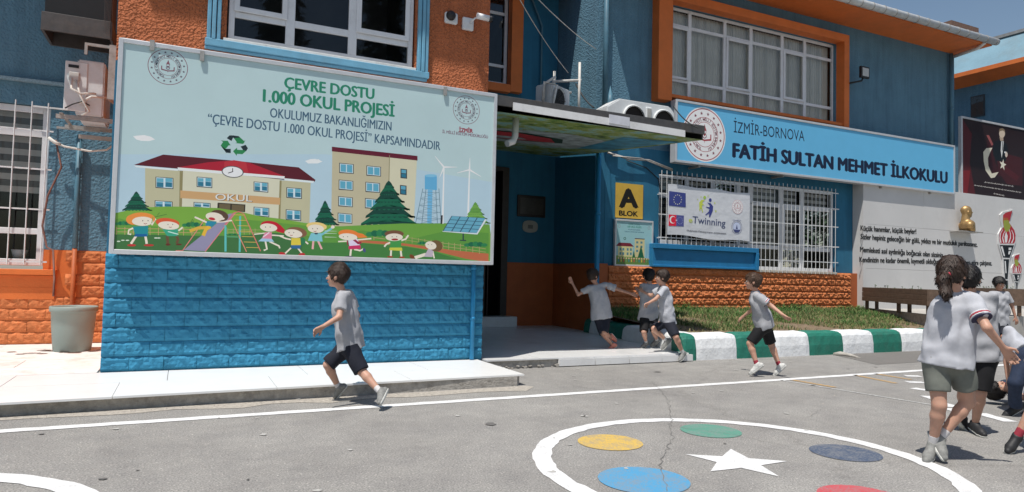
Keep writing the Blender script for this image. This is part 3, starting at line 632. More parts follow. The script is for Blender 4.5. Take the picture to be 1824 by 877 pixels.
# right wing lower window with grille
wD, cD, rD = window('barred classroom window on the ground floor', 11.42, [9.64, 10.36, 11.1, 11.46, 12.40, 13.08], [1.96, 2.93], 8.84, 14.12, 1.44, 3.38, .075, .055, sash=((5, 1),))
def stripes(win, x0, x1, z0, z1, y, step=0.075):
    a = MB(); b = MB(); z = z1; k = 0
    while z - step > z0:
        (a if k % 2 == 0 else b).box((x0, y, z - step), (x1, y + .006, z - .002)); z -= step; k += 1
    a.build('blind', BLIND_L, win); b.build('blind', BLIND_D, win)
for (a, b) in cD: stripes(wD, a, b, 2.02 if a > 11.4 else 2.2, 3.30, 11.55)
stuff = MB()
# ---- grilles
def grille(label, y, x0, x1, z0, z1, step, hz, r=.0075, off=0.0):
    mb = MB()
    for z in hz: mb.box((x0 - .06, y - .004, z - .010), (x1 + .06, y + .004, z + .010))
    g = mb.build('window_grille', WPAINT, sch); pr(g, label); x = x0 + off; me = None
    while x <= x1 + 1e-3:
        if me is None:
            me = MB().tube([(0, 0, z0), (0, 0, z1)], r, 6).mesh('bar'); me.materials.append(WPAINT)
        o = link('bar', me, g); o.location = (x - g.matrix_world.translation.x, y - .012, 0); o.matrix_parent_inverse = Matrix.Identity(4) if False else g.matrix_world.inverted(); o.location = (x, y - .012, 0)
        x += step
    return g
bpy.context.view_layer.update()
gD = grille('white bars over the left half of the ground floor window', 11.13, 8.72, 11.34, 1.902, 3.40, 0.131, [3.30, 2.93, 2.50, 2.03])
gD2 = grille('white bars over the right half of the ground floor window', 11.13, 11.47, 13.88, 1.38, 3.40, 0.131, [3.30, 2.93, 2.50, 2.03, 1.66])
brk = MB()
for x in (8.80, 11.44, 13.96):
    for z in (2.93, 2.03): brk.box((x - .01, 11.13, z - .01), (x + .01, 11.42, z + .01))
brk.build('grille_bracket', WPAINT, sch)
# small blue balcony box under the left half
bb = MB().box((8.55, 11.09, 1.80), (11.38, 11.36, 1.90)).box((8.55, 11.15, 1.43), (11.30, 11.36, 1.798)).box((11.302, 11.08, 1.42), (11.38, 11.36, 1.798)).box((8.55, 11.12, 1.426), (11.30, 11.149, 1.47))
bb.build('sill_box', BR_BLUE and mat('blue_sill_box_paint', (0.018, .19, .40), .6, .12, 5, .3, 40), sch, .006)
box('sill', (11.39, 11.16, 1.385), (13.95, 11.43, 1.432), mat('pale_stone_sill', (.55, .50, .43), .7, .2, 12, dirt=.5, dscale=10), sch, .004)
# left wing window
wE, cE, rE = window('barred window at the left edge with striped blinds', 11.06, [-2.62], [1.63, 2.95], -3.6, -1.70, 1.17, 3.32, .085, .05)
for (a, b) in cE: stripes(wE, a, b, 2.12, 3.26, 11.20, .085)
box('sill', (-3.7, 10.90, 1.045), (-1.53, 11.06, 1.12), OR_SM, sch, .004)
MB().lathe([(.0, 0), (.07, 0), (.10, .12), (.095, .12), (.0, .05)], (-2.02, 11.35, 1.26), 20).build('window_bowl', mat('white_ceramic', (.6, .62, .62), .4), wE)
gE = grille('white bars over the left edge window', 10.93, -3.55, -1.70, 1.18, 3.36, 0.182, [2.98, 2.46, 1.92, 1.22], .009, .02)
# ---- entrance door
dr = MB().box((5.98, 12.90, .34), (6.13, 13.02, 3.45)).box((4.6, 12.90, 3.36), (5.98, 13.02, 3.45))
door = dr.build('door', mat('dark_door_frame', (.035, .028, .026), .5, .2, 8), sch, .006); pr(door, 'open dark entrance doorway')
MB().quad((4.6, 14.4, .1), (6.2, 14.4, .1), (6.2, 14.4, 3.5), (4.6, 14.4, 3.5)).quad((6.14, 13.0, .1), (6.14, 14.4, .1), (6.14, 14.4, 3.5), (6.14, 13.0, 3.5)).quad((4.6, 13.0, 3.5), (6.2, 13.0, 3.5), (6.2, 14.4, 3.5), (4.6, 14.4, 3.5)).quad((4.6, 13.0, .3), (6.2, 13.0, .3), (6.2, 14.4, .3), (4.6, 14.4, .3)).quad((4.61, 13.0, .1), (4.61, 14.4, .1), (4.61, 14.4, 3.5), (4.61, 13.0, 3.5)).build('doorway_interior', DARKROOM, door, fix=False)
MB().box((5.60, 12.98, .345), (5.66, 13.03, 3.3)).box((5.72, 13.0, .345), (5.74, 13.1, 3.2)).build('door_leaf', mat('dark_brown_door', (.05, .03, .025), .4, .2, 5), door)
box('door_step', (3.47, 12.60, .122), (6.24, 12.94, .335), TILE_E, sch, .008)
# ---- downpipes
def pipe(pts, r, m, label=None, n=12, parent=sch, rings=()):
    mb = MB().tube(pts, r, n)
    for (p, q) in rings: mb.tube([p, q], r * 1.22, n)
    o = mb.build('downpipe', m, parent); return pr(o, label)
pipe([(3.30, 7.925, 1.31), (3.30, 7.925, .13)], .028, PIPE_BR, 'thin bright blue pipe at the block corner', rings=[((3.30, 7.925, .62), (3.30, 7.925, .66)), ((3.30, 7.925, 1.25), (3.30, 7.925, 1.28))])
pipe([(7.40, 11.25, 8.0), (7.40, 11.25, 3.95)], .055, PIPE_B, 'upper blue corner pipe')
MB().lathe([(.075, 0), (.07, .62), (.0, .95)], (7.50, 11.22, 4.05), 14).build('pipe_cap', PIPE_B, sch)
pipe([(7.26, 11.22, 3.62), (7.26, 11.22, 1.3), (7.26, 11.22, .16)], .05, PIPE_BR, 'lower blue corner pipe', rings=[((7.26, 11.22, 2.4), (7.26, 11.22, 2.46))])
pipe([(18.50, 11.26, 7.45), (18.50, 11.26, 4.9)], .05, PIPE_B, 'blue pipe at the right corner', rings=[((18.5, 11.26, 5.9), (18.5, 11.26, 5.97))])
pipe([(-1.34, 10.93, 2.97), (-1.33, 10.93, 1.42)], .034, PIPE_B, 'blue pipe into the pot'); pipe([(-1.33, 10.93, 1.418), (-1.33, 10.93, .13)], .030, OR_DK, 'orange lower length of the thin pipe')
pipe([(-.80, 10.88, 3.6), (-.80, 10.88, 3.0), (-.80, 10.88, 1.42)], .06, PIPE_B, 'wide blue pipe in the corner'); pipe([(-.80, 10.88, 1.418), (-.80, 10.88, .3)], .06, OR_SM, 'orange lower length of the corner pipe')
pipe([(6.2, 12.88, 7.9), (6.2 + .62, 12.88, 6.6), (6.82, 12.88, 4.1)], .022, PIPE_B, 'thin conduit')
# ---- roof, soffit, gutter
def eave(x0, x1, yb, ye, ze, th=.10, label=None):
    mb = MB().add([(x0, yb, ze + .42), (x1, yb, ze + .42), (x1, ye, ze - .0), (x0, ye, ze - .0), (x0, yb, ze + .42 + th), (x1, yb, ze + .42 + th), (x1, ye, ze + th), (x0, ye, ze + th)],
                  [(0, 1, 2, 3), (7, 6, 5, 4), (0, 4, 5, 1), (1, 5, 6, 2), (2, 6, 7, 3), (3, 7, 4, 0)])
    return mb
rf = MB().prism([(7.2, 10.46, 7.50), (18.92, 10.46, 7.50), (18.92, 22, 7.50), (7.2, 22, 7.50)], (0, 0, .10)); roof = pr(rf.build('roof', OR_SM, sch), 'orange soffit and low roof of the right wing')
MB().add([(7.2, 10.46, 7.602), (18.92, 10.46, 7.602), (18.92, 22, 7.602), (7.2, 22, 7.602), (7.2, 15, 9.3), (16.5, 15, 9.3), (16.5, 18, 9.3), (7.2, 18, 9.3)], [(0, 1, 5, 4), (1, 2, 6, 5), (2, 3, 7, 6), (4, 5, 6, 7), (0, 4, 7, 3)]).build('roof_tiles', REDROOF, roof)
gm_ = MB().tube([(7.1, 10.40, 7.60), (19.02, 10.40, 7.60)], .088, 16); gut = gm_.build('gutter', TIN, roof)
sm0 = MB().tube([(0, 0, 0), (.018, 0, 0)], .097, 16).mesh('gutter_strap'); sm0.materials.append(STEEL)
for k in range(30): o = link('gutter_strap', sm0, gut); o.location = (7.3 + k * .40, 10.40, 7.60)
MB().tube([(18.55, 10.42, 7.52), (18.55, 10.6, 7.42), (18.52, 11.2, 7.36)], .045, 12).build('gutter_outlet', TIN, roof)
rl = pr(MB().prism([(-1.55, 7.13, 7.42), (3.95, 7.13, 7.42), (3.95, 13, 7.42), (-1.55, 13, 7.42)], (0, 0, .14)).build('roof', OR_SM, sch), 'roof of the front block')
MB().tube([(2.32, 7.0, 7.5), (2.32, 7.0, 7.1), (2.32, 7.4, 6.9)], .05, 8).build('gutter_outlet', TIN, rl)
pr(MB().prism([(-8, 10.15, 6.8), (-1.2, 10.15, 6.8), (-1.2, 13, 6.8), (-8, 13, 6.8)], (0, 0, .14)).build('roof', OR_SM, sch), 'roof of the left wing')
pr(MB().prism([(3.96, 11.9, 7.45), (7.19, 11.9, 7.45), (7.19, 14, 7.45), (3.96, 14, 7.45)], (0, 0, .14)).build('roof', OR_SM, sch), 'roof over the recess')
# conduit strip with torn stucco on the right wing above the lower window
cs = MB().tube([(7.5, 11.27, 3.66), (8.0, 11.26, 3.58), (8.5, 11.26, 3.60), (9.1, 11.26, 3.46)], .022, 6); cs.tube([(7.6, 11.24, 3.60), (8.3, 11.25, 3.62), (9.1, 11.25, 3.43)], .012, 5)
cs.build('conduit', STEEL, sch)
MB().tube([(8.0, 11.33, 3.56), (8.5, 11.33, 3.45), (8.80, 11.33, 3.25), (8.86, 11.33, 3.0)], .010, 6).build('conduit', CABLE, sch)
box('wall_duct', (-6, 10.92, 3.62), (-1.42, 10.998, 3.66), mat('perforated_tray', (.20, .30, .36), .6, .4, 60), sch)
for z, a, b in ((3.30, -1.9, -1.5),): box('wall_ledge', (a, 10.97, z), (b, 10.999, z + .02), WPAINT, sch)

# ================================================================== SIGNS
def framed(name, label, cat, y0, depth, x0, x1, z0, z1, fw, face_m, frame_m=ALU, group=None, tilt=0.0):
    root = empty(name, ((x0 + x1) / 2, y0 + depth, z0), label, cat, group)
    mb = MB(); yb = y0 + depth
    mb.box((x0, y0 - .012, z0), (x0 + fw, yb, z1)).box((x1 - fw, y0 - .012, z0), (x1, yb, z1)).box((x0 + fw, y0 - .012, z0), (x1 - fw, yb, z0 + fw)).box((x0 + fw, y0 - .012, z1 - fw), (x1 - fw, yb, z1))
    mb.build('frame', frame_m, root, .004)
    box('panel', (x0 + fw, y0 + .012, z0 + fw), (x1 - fw, yb - .002, z1 - fw), face_m, root)
    return root
GB = 1.25     # print colours are listed as they look in the shade-grazing light; this brings them back to ink colours
bb_root = framed('billboard', 'large framed billboard with cartoon school and playing children on the blue block wall', 'billboard', 7.75, .19, -0.66, 3.485, 1.315, 3.465, 0.042, mat('billboard_backing', (.5, .6, .6), .5))
p = Print(7.755, gain=GB)
bx0, bx1, bz0, bz1 = -0.617, 3.442, 1.358, 3.422
def clipbox(poly, x0=bx0, x1=bx1, z0=bz0, z1=bz1):
    for ax, lim, sg in ((0, x0, 1), (0, x1, -1), (1, z0, 1), (1, z1, -1)):
        out = []
        for i in range(len(poly)):
            a, b = poly[i - 1], poly[i]; ia = (a[ax] - lim) * sg >= 0; ib = (b[ax] - lim) * sg >= 0
            if ia != ib: t = (lim - a[ax]) / (b[ax] - a[ax]); out.append((a[0] + (b[0] - a[0]) * t, a[1] + (b[1] - a[1]) * t))
            if ib: out.append(b)
        poly = out
        if not poly: return []
    return poly
def cpoly(pts, col): 
    q = clipbox([p.P(*a) for a in pts])
    if len(q) > 2: p.xz(q, col)
SKYC = (170, 192, 194)
p.xz([(bx0, bz0), (bx1, bz0), (bx1, bz1), (bx0, bz1)], SKYC)
p.xz([(bx0, bz0), (bx1, bz0), (bx1, 2.35), (1.4, 2.5), (bx0, 2.3)], (166, 190, 202))
# hills
p.T = (0, 0, 1)
def hill(pts, col): cpoly(pts, col)
cpoly([(190, 395), (196, 382), (240, 372), (300, 368), (380, 370), (440, 377), (500, 390), (560, 400), (620, 398), (640, 400), (640, 470), (190, 460)], (112, 155, 62))
cpoly([(560, 400), (640, 402), (700, 396), (740, 398), (800, 398), (872, 400), (880, 480), (560, 475)], (100, 146, 62))
# buildings: left school (crop 3)
p.T = (200, 230, 3.508)
for pts in ([(130, 45), (150, 42), (200, 38), (240, 48), (268, 66), (230, 76), (180, 74), (150, 66)], [(1205, 200), (1240, 190), (1290, 190), (1310, 205), (1260, 216)]): p.poly(pts, (215, 222, 228))
p.poly([(205, 240), (440, 262), (440, 500), (205, 500)], (176, 172, 142)); p.poly([(1045, 320), (1240, 332), (1232, 590), (1045, 560)], (176, 172, 142))
p.poly([(438, 255), (1048, 310), (1042, 560), (425, 490)], (196, 194, 172))
p.poly([(422, 262), (442, 262), (435, 490), (418, 490)], (132, 124, 88)); p.poly([(1046, 322), (1058, 322), (1050, 562), (1038, 560)], (132, 124, 88))
p.poly([(425, 384), (1050, 430), (1048, 474), (425, 432)], (188, 150, 105))
p.poly([(135, 225), (318, 160), (760, 198), (1165, 240), (1270, 318), (1265, 330), (1080, 318), (410, 248)], (82, 22, 34))
p.poly([(135, 228), (410, 250), (410, 262), (150, 240)], (205, 214, 218)); p.poly([(1075, 308), (1262, 326), (1255, 338), (1075, 322)], (205, 214, 218))
p.poly([(410, 240), (600, 208), (760, 196), (860, 212), (960, 250), (1078, 296), (1078, 300), (410, 244)], (158, 26, 46))
p.poly([(700, 204), (760, 195), (835, 207), (850, 272), (700, 250)], (172, 46, 56))
p.poly([(408, 240), (1078, 296), (1074, 312), (412, 258)], (212, 220, 222))
p.ell(752, 268, 69, 37, (70, 70, 72), 5); p.ell(752, 268, 63, 32, (224, 226, 232), 5); p.line([(752, 245), (752, 268)], 5, (40, 40, 45)); p.line([(755, 266), (724, 276)], 5, (40, 40, 45))
def win2(x, y, w_, h_, sk=8, dark=True):
    p.poly([(x, y), (x + w_, y + sk), (x + w_, y + h_ + sk), (x, y + h_)], (52, 58, 62))
    p.poly([(x + 5, y + 4), (x + w_ - 5, y + sk + 3), (x + w_ - 5, y + h_ + sk - 5), (x + 5, y + h_ - 5)], (190, 205, 210))
    for k in (0, 1):
        a = x + 8 + k * (w_ / 2 - 2); b = a + w_ / 2 - 14
        p.poly([(a, y + 9), (b, y + 11), (b, y + h_ * .5), (a, y + h_ * .5 - 2)], (92, 158, 178)); p.poly([(a, y + h_ * .5 - 1), (b, y + h_ * .5 + 2), (b, y + h_ - 3), (a, y + h_ - 6)], (40, 108, 132) if dark else (92, 158, 178))
for a in ((270, 298, 112, 70), (265, 446, 112, 44), (527, 298, 98, 64), (508, 456, 106, 34), (883, 328, 92, 62), (883, 486, 98, 58), (1088, 364, 97, 66), (1084, 502, 96, 66)): win2(*a)
p.poly([(658, 460), (832, 472), (830, 520), (656, 500)], (52, 46, 36)); p.poly([(668, 467), (738, 471), (736, 506), (668, 500)], (98, 86, 62)); p.poly([(748, 472), (824, 478), (822, 514), (746, 508)], (98, 86, 62))
p.text('OKUL', (648, 446), (876, 457), 40, (110, 95, 75), .02); p.text('OKUL', (644, 443), (872, 454), 40, (205, 208, 205), .01)
# lawn in front of the school again, over the building feet
p.T = (200, 360, 7.973)
cpoly([(-60, 215), (80, 165), (400, 80), (760, 65), (1100, 68), (1500, 88), (1754, 125), (2100, 205), (2600, 290), (3100, 320), (3500, 305), (3500, 900), (-60, 900)], (112, 156, 60))
cpoly([(-60, 300), (100, 230), (420, 330), (1000, 380), (1900, 250), (2700, 330), (3300, 430), (3300, 900), (-60, 900)], (92, 142, 58))
cpoly([(-60, 460), (600, 465), (1200, 480), (1754, 480), (2300, 440), (3300, 520), (3300, 900), (-60, 900)], (58, 104, 58))
p.T = (400, 360, 7.015)
# tower block (crop 4 coordinates)
p.T = (540, 100, 2.308)
p.poly([(120, 385), (355, 405), (350, 700), (115, 700)], (178, 170, 142)); p.poly([(355, 405), (468, 424), (455, 690), (350, 700)], (196, 192, 166))
p.poly([(118, 373), (470, 411), (470, 430), (118, 392)], (92, 22, 42)); p.line([(355, 408), (352, 560)], 3, (130, 122, 92))
for (x, y) in ((148, 439), (146, 508), (144, 576), (142, 644), (260, 450), (256, 517), (254, 584)):
    p.poly([(x, y), (x + 60, y + 6), (x + 60, y + 46), (x, y + 42)], (52, 58, 62)); p.poly([(x + 3, y + 3), (x + 57, y + 8), (x + 57, y + 43), (x + 3, y + 38)], (190, 205, 210))
    p.poly([(x + 6, y + 6), (x + 28, y + 8), (x + 28, y + 38), (x + 6, y + 36)], (88, 155, 178)); p.poly([(x + 32, y + 8), (x + 54, y + 10), (x + 54, y + 41), (x + 32, y + 38)], (88, 155, 178))
for (x, y) in ((400, 463), (398, 530)):
    p.poly([(x, y), (x + 27, y + 3), (x + 27, y + 42), (x, y + 39)], (52, 58, 62)); p.poly([(x + 4, y + 4), (x + 23, y + 6), (x + 23, y + 20), (x + 4, y + 18)], (88, 155, 178)); p.poly([(x + 4, y + 21), (x + 23, y + 23), (x + 23, y + 38), (x + 4, y + 35)], (40, 108, 132))
p.poly([(8, 432), (30, 424), (50, 423), (80, 434), (60, 442), (20, 442)], (212, 220, 226))
# water tower
p.poly([(500, 492), (550, 495), (550, 552), (500, 548)], (92, 160, 198)); p.ell(525, 492, 25, 6, (120, 178, 206)); p.poly([(512, 550), (532, 551), (528, 688), (510, 688)], (104, 168, 204))
for a, b in (((492, 545), (462, 688)), ((505, 548), (488, 688)), ((545, 550), (552, 690)), ((558, 545), (568, 690))): p.line([a, b], 2.4, (88, 118, 136))
for k in range(5):
    y = 560 + k * 27; t = k / 4; p.line([(490 - 26 * t, y), (560 + 6 * t, y + 2)], 1.6, (98, 128, 145)); p.line([(490 - 26 * t, y), (548 + 8 * t, y + 26)], 1.2, (110, 138, 152)); p.line([(560 + 6 * t, y), (486 - 20 * t, y + 24)], 1.2, (110, 138, 152))
# wind turbines
for (x, y, yb) in ((579, 457, 690), (684, 468, 662)):
    p.line([(x, y), (x - 6, yb)], 5, (214, 220, 220), w1=8); p.ell(x, y, 4, 4, (110, 110, 115))
    for an in ((-128, 60), (0, 55), (112, 48)) if x < 600 else ((-88, 52), (32, 56), (165, 54)): p.line([(x, y), (x + an[1] * math.cos(math.radians(an[0])), y + an[1] * math.sin(math.radians(an[0])) * .95)], 7, (220, 225, 226), w1=1.5)
p.poly([(566, 655), (574, 655), (572, 694), (564, 694)], (48, 52, 56))
# conifers
def conifer(cx, top, bot, wd, tiers, c1, c2):
    n = tiers
    for k in range(n - 1, -1, -1):
        t0 = top + (bot - top) * max(0, (k - .5)) / n; t1 = top + (bot - top) * (k + 1) / n; w_ = wd * (k + 1) / n
        wt = w_ * .30 if k == 0 else wd * (k - .1) / n * .62
        pts = [(cx - wt * (0 if k == 0 else 1), t0), (cx + wt * (0 if k == 0 else 1), t0)] + [(cx + wt + (w_ - wt) * q / 4, t0 + (t1 - t0) * (q / 4) ** .8) for q in range(1, 5)]
        for q in range(9):
            x = cx + w_ * (1 - 2 * (q + .5) / 9); pts += [(x + w_ / 9, t1 - (t1 - t0) * .16), (x, t1)]
        pts += [(cx - (wt + (w_ - wt) * (1 - q / 4)), t0 + (t1 - t0) * (1 - q / 4) ** .8) for q in range(1, 4)]
        ctr = (cx, (t0 + t1) / 2); y = p.lay([p.P(*q) for q in pts])
        for i in range(len(pts)):
            a, b = pts[i], pts[(i + 1) % len(pts)]; p.poly([ctr, a, b], c1 if k % 2 else c2, y)
        p.poly([(cx - w_ * .55, t1 - (t1 - t0) * .35), (cx + w_ * .55, t1 - (t1 - t0) * .35), (cx + w_ * .8, t1 - (t1 - t0) * .12), (cx - w_ * .8, t1 - (t1 - t0) * .12)], c2 if k % 2 else c1)
conifer(352, 512, 697, 130, 6, (18, 92, 68), (14, 62, 52)); conifer(90, 594, 697, 58, 5, (18, 92, 68), (14, 62, 52)); conifer(708, 600, 690, 62, 5, (110, 160, 74), (92, 145, 66))
p.T = (200, 230, 3.508); 
def conif2(): conifer(150, 390, 512, 100, 5, (18, 92, 68), (14, 62, 52))
_o = p.poly
p.poly = lambda pts, col, y=None: (lambda q: p.xz(q, col, y) if len(q) > 2 else None)(clipbox([p.P(*a) for a in pts]))
conif2()
# right meadow, path and fences
p.T = (600, 360, 6.514)
p.poly([(-400, 330), (0, 285), (300, 270), (760, 250), (1250, 255), (1760, 300), (1760, 760), (-400, 760)], (100, 150, 60))
p.poly([(-400, 400), (300, 330), (900, 420), (1300, 330), (1760, 360), (1760, 760), (-400, 760)], (86, 138, 58))
p.poly([(250, 440), (700, 470), (1000, 510), (1350, 560), (1760, 600), (1760, 700), (1500, 660), (1100, 560), (800, 510), (250, 470)], (176, 98, 66))
p.poly([(-400, 470), (250, 475), (800, 520), (1100, 570), (1500, 690), (1600, 720), (-400, 720)], (62, 116, 58))
def fence_print(pts, h, step, col):
    for dy in (0, h * .55): p.line([(x, y + dy) for x, y in pts], 7, col)
    for i in range(len(pts) - 1):
        n = max(1, int(abs(pts[i + 1][0] - pts[i][0]) / step))
        for k in range(n): t = k / n; x = pts[i][0] + (pts[i + 1][0] - pts[i][0]) * t; y = pts[i][1] + (pts[i + 1][1] - pts[i][1]) * t; p.line([(x, y - h * .25), (x, y + h)], 8, col)
fence_print([(430, 380), (560, 398)], 60, 70, (168, 152, 108)); fence_print([(800, 410), (1020, 445), (1240, 475)], 60, 60, (150, 148, 92)); fence_print([(1230, 478), (1500, 510), (1730, 545)], 70, 60, (158, 150, 100))
def bush(x, y, rx, ry):
    for k in range(5): p.ell(x - rx + 2 * rx * k / 4, y - ry * .3 * math.sin(math.pi * k / 4), rx * .36, ry * (.6 + .3 * math.sin(math.pi * k / 4)), (22, 96, 66) if k % 2 else (40, 118, 72))
bush(500, 375, 120, 45); bush(1610, 500, 100, 34); bush(990, 480, 40, 20)
# solar panel
p.line([(1466, 365), (1466, 448)], 16, (40, 58, 66)); p.poly([(1425, 440), (1500, 440), (1500, 455), (1425, 450)], (40, 58, 66))
p.poly([(1225, 345), (1630, 378), (1735, 210), (1720, 195), (1620, 362), (1225, 336)], (205, 212, 214)); p.poly([(1330, 162), (1725, 188), (1622, 362), (1227, 338)], (48, 78, 98))
for i in range(4):
    for j in range(4):
        def sp_(a, b): return (1330 + 395 * a - 103 * b + 5, 162 + 26 * a + 176 * b)
        p.poly([sp_((i + .05) / 4, (j + .06) / 4), sp_((i + .93) / 4, (j + .06) / 4), sp_((i + .93) / 4, (j + .92) / 4), sp_((i + .05) / 4, (j + .92) / 4)], (96, 158, 180))
# fence, bushes behind the left group
p.T = (200, 360, 7.973)
bush(160, 310, 90, 34); bush(1140, 330, 110, 40)
fence_print([(60, 375), (1250, 390)], 90, 110, (186, 148, 108)); p.T = (400, 360, 7.015); fence_print([(40, 345), (450, 350)], 60, 60, (150, 152, 100)); p.T = (200, 360, 7.973)
SK = (226, 206, 190)
for x, y in ((90, 560), (150, 545), (215, 545), (620, 512), (660, 512)): p.ell(x, y, 26, 9, (196, 208, 190))
def face(x, y, r, sm=True):
    for s_ in (-1, 1): p.ell(x + s_ * r * .42, y - r * .02, r * .07, r * .10, (60, 45, 45))
    if sm: p.line([(x - r * .25, y + r * .42), (x, y + r * .5), (x + r * .25, y + r * .42)], r * .1, (150, 50, 50))
# kid 1
p.line([(300, 370), (235, 400), (225, 455), (270, 460)], 24, SK); p.line([(560, 330), (600, 260), (620, 240)], 22, SK)
p.line([(340, 480), (265, 595)], 34, SK); p.line([(470, 480), (490, 595)], 34, SK); p.ell(275, 615, 62, 17, (176, 44, 46)); p.ell(520, 615, 72, 15, (176, 44, 46))
p.poly([(290, 350), (510, 340), (505, 480), (330, 480)], (28, 128, 136)); p.poly([(325, 455), (495, 455), (490, 492), (310, 492)], (20, 88, 140))
p.ell(410, 240, 200, 90, (214, 132, 60), 0); p.ell(300, 250, 105, 75, (214, 132, 60)); p.ell(430, 275, 150, 66, SK); face(470, 268, 90)
p.line([(560, 300), (580, 210)], 12, (120, 150, 70)); p.line([(640, 190), (672, 152)], 7, (60, 100, 50)); p.line([(600, 215), (775, 175)], 7, (60, 100, 50))
# kid 2
p.line([(780, 480), (790, 590)], 40, (96, 72, 50)); p.line([(910, 480), (935, 530), (915, 590)], 40, (96, 72, 50)); p.ell(792, 605, 36, 16, (92, 42, 32)); p.ell(945, 604, 44, 12, (92, 42, 32))
p.poly([(710, 385), (940, 385), (925, 485), (780, 485)], (52, 150, 120)); p.line([(790, 420), (940, 460)], 14, (190, 215, 205)); p.line([(940, 410), (1000, 360)], 24, SK)
p.ell(785, 295, 170, 66, (200, 84, 48), 6); p.ell(800, 335, 150, 58, SK, 5); face(825, 322, 80)
# slide
p.poly([(1010, 685), (1330, 700), (1754, 160), (1650, 170)], (136, 132, 158)); p.line([(1000, 690), (1320, 240)], 12, (208, 118, 118)); p.line([(1320, 705), (1754, 150)], 12, (208, 118, 118)); p.line([(900, 692), (1010, 690)], 10, (208, 118, 118))
for x in (1605,): p.line([(x, 330), (x, 705)], 24, (88, 176, 172))
p.T = (400, 360, 7.015)
p.line([(15, 310), (15, 620)], 20, (88, 176, 172)); p.line([(195, 175), (188, 625)], 24, (88, 176, 172)); p.poly([(15, 428), (190, 432), (190, 445), (15, 440)], (92, 160, 110))
p.line([(0, 290), (110, 140), (180, 120), (240, 150), (450, 615)], 12, (200, 108, 104)); p.line([(90, 230), (275, 625)], 11, (208, 130, 112))
for k in range(7): y = 160 + k * 68; p.line([(110 + k * 26, y), (245 + k * 30, y + 4)], 7, (206, 172, 84))
bush(100, 410, 60, 12)
p.T = (200, 360, 7.973)
# kid on the slide
p.line([(1400, 360), (1220, 370), (1100, 415)], 44, (200, 160, 62)); p.line([(1390, 350), (1330, 390), (1290, 480)], 50, (212, 168, 58)); p.poly([(1330, 270), (1500, 280), (1420, 352), (1325, 335)], (38, 126, 150))
p.line([(1340, 290), (1230, 240), (1170, 215)], 24, SK); p.line([(1480, 285), (1600, 280), (1700, 262)], 20, SK)
p.ell(1520, 195, 130, 80, (84, 62, 48), 12); p.ell(1450, 212, 125, 62, SK, 8); p.ell(1560, 238, 36, 18, SK); p.ell(1415, 240, 48, 20, (176, 40, 52), 10)
p.line([(1145, 240), (1070, 360)], 7, (60, 100, 50)); p.line([(1160, 260), (1090, 360)], 6, (60, 100, 50))
# second group
p.T = (400, 360, 7.015)
p.line([(500, 390), (370, 405)], 14, SK); p.line([(590, 415), (740, 425)], 16, SK); p.line([(510, 490), (530, 590), (490, 605)], 22, SK); p.line([(560, 495), (680, 550), (690, 580)], 20, SK)
p.poly([(505, 380), (590, 378), (590, 470), (460, 465)], (206, 124, 148)); p.poly([(465, 455), (590, 462), (620, 498), (420, 492)], (150, 184, 206)); p.line([(560, 380), (480, 440)], 14, (216, 200, 210))
p.poly([(600, 280), (700, 290), (755, 350), (740, 392), (650, 370)], (178, 26, 44)); p.ell(575, 300, 125, 62, (178, 26, 44), 8); p.ell(550, 320, 108, 50, SK, 6); face(540, 315, 70, False)
p.line([(830, 470), (760, 455), (690, 425)], 18, SK); p.line([(950, 470), (1000, 490), (1045, 525)], 20, SK); p.line([(830, 575), (745, 655)], 20, SK); p.line([(915, 575), (975, 655)], 20, SK)
p.ell(720, 648, 44, 20, (176, 40, 46), 10); p.ell(965, 658, 42, 20, (176, 40, 46), -6); p.ell(965, 490, 46, 50, (40, 112, 74)); p.poly([(835, 450), (945, 450), (955, 545), (830, 545)], (204, 184, 66)); p.poly([(830, 540), (958, 540), (940, 585), (830, 580)], (44, 96, 140))
p.ell(900, 380, 130, 66, (122, 84, 62), 8); p.ell(860, 395, 112, 52, SK, 8); face(835, 385, 70)
p.line([(1110, 480), (1100, 590)], 26, (214, 160, 160)); p.line([(1165, 480), (1215, 590)], 24, (214, 160, 160)); p.line([(1210, 410), (1340, 330)], 26, (110, 176, 186)); p.ell(1352, 315, 24, 18, SK)
p.poly([(1080, 390), (1210, 390), (1225, 495), (1040, 485)], (118, 180, 190)); p.ell(1150, 305, 128, 52, (222, 186, 118), 5); p.ell(1140, 335, 102, 52, SK, 4); face(1130, 335, 70); p.poly([(1120, 385), (1170, 385), (1160, 405), (1130, 405)], (50, 60, 80))
for y in (362, 392, 438): p.line([(1250, y), (1400, y + 4)], 8, (190, 210, 190), w1=3)
p.T = (600, 360, 6.514)
p.line([(120, 455), (15, 460)], 16, SK); p.line([(240, 440), (400, 425)], 16, SK); p.line([(165, 545), (155, 630)], 22, SK); p.line([(200, 550), (270, 565), (310, 545)], 18, SK); p.ell(318, 560, 16, 26, (66, 70, 120), -20); p.ell(140, 635, 50, 9, (60, 50, 80))
p.poly([(130, 430), (235, 425), (270, 510), (145, 515)], (206, 192, 214)); p.poly([(135, 512), (275, 500), (278, 545), (135, 550)], (186, 44, 92)); p.line([(120, 440), (125, 500)], 14, (140, 30, 62)); p.line([(190, 430), (250, 480), (285, 470)], 26, (140, 30, 62))
p.poly([(200, 350), (300, 370), (355, 410), (250, 420)], (216, 118, 52)); p.ell(135, 370, 118, 48, (216, 118, 52), 5); p.ell(130, 405, 108, 40, SK, 4); face(100, 405, 60, False)
p.line([(620, 470), (575, 490), (550, 520)], 20, SK); p.line([(740, 450), (800, 430), (830, 385)], 20, SK); p.line([(630, 560), (625, 635)], 22, SK); p.line([(740, 560), (750, 640)], 22, SK); p.ell(618, 636, 36, 9, (150, 50, 32)); p.ell(755, 642, 34, 9, (150, 50, 32))
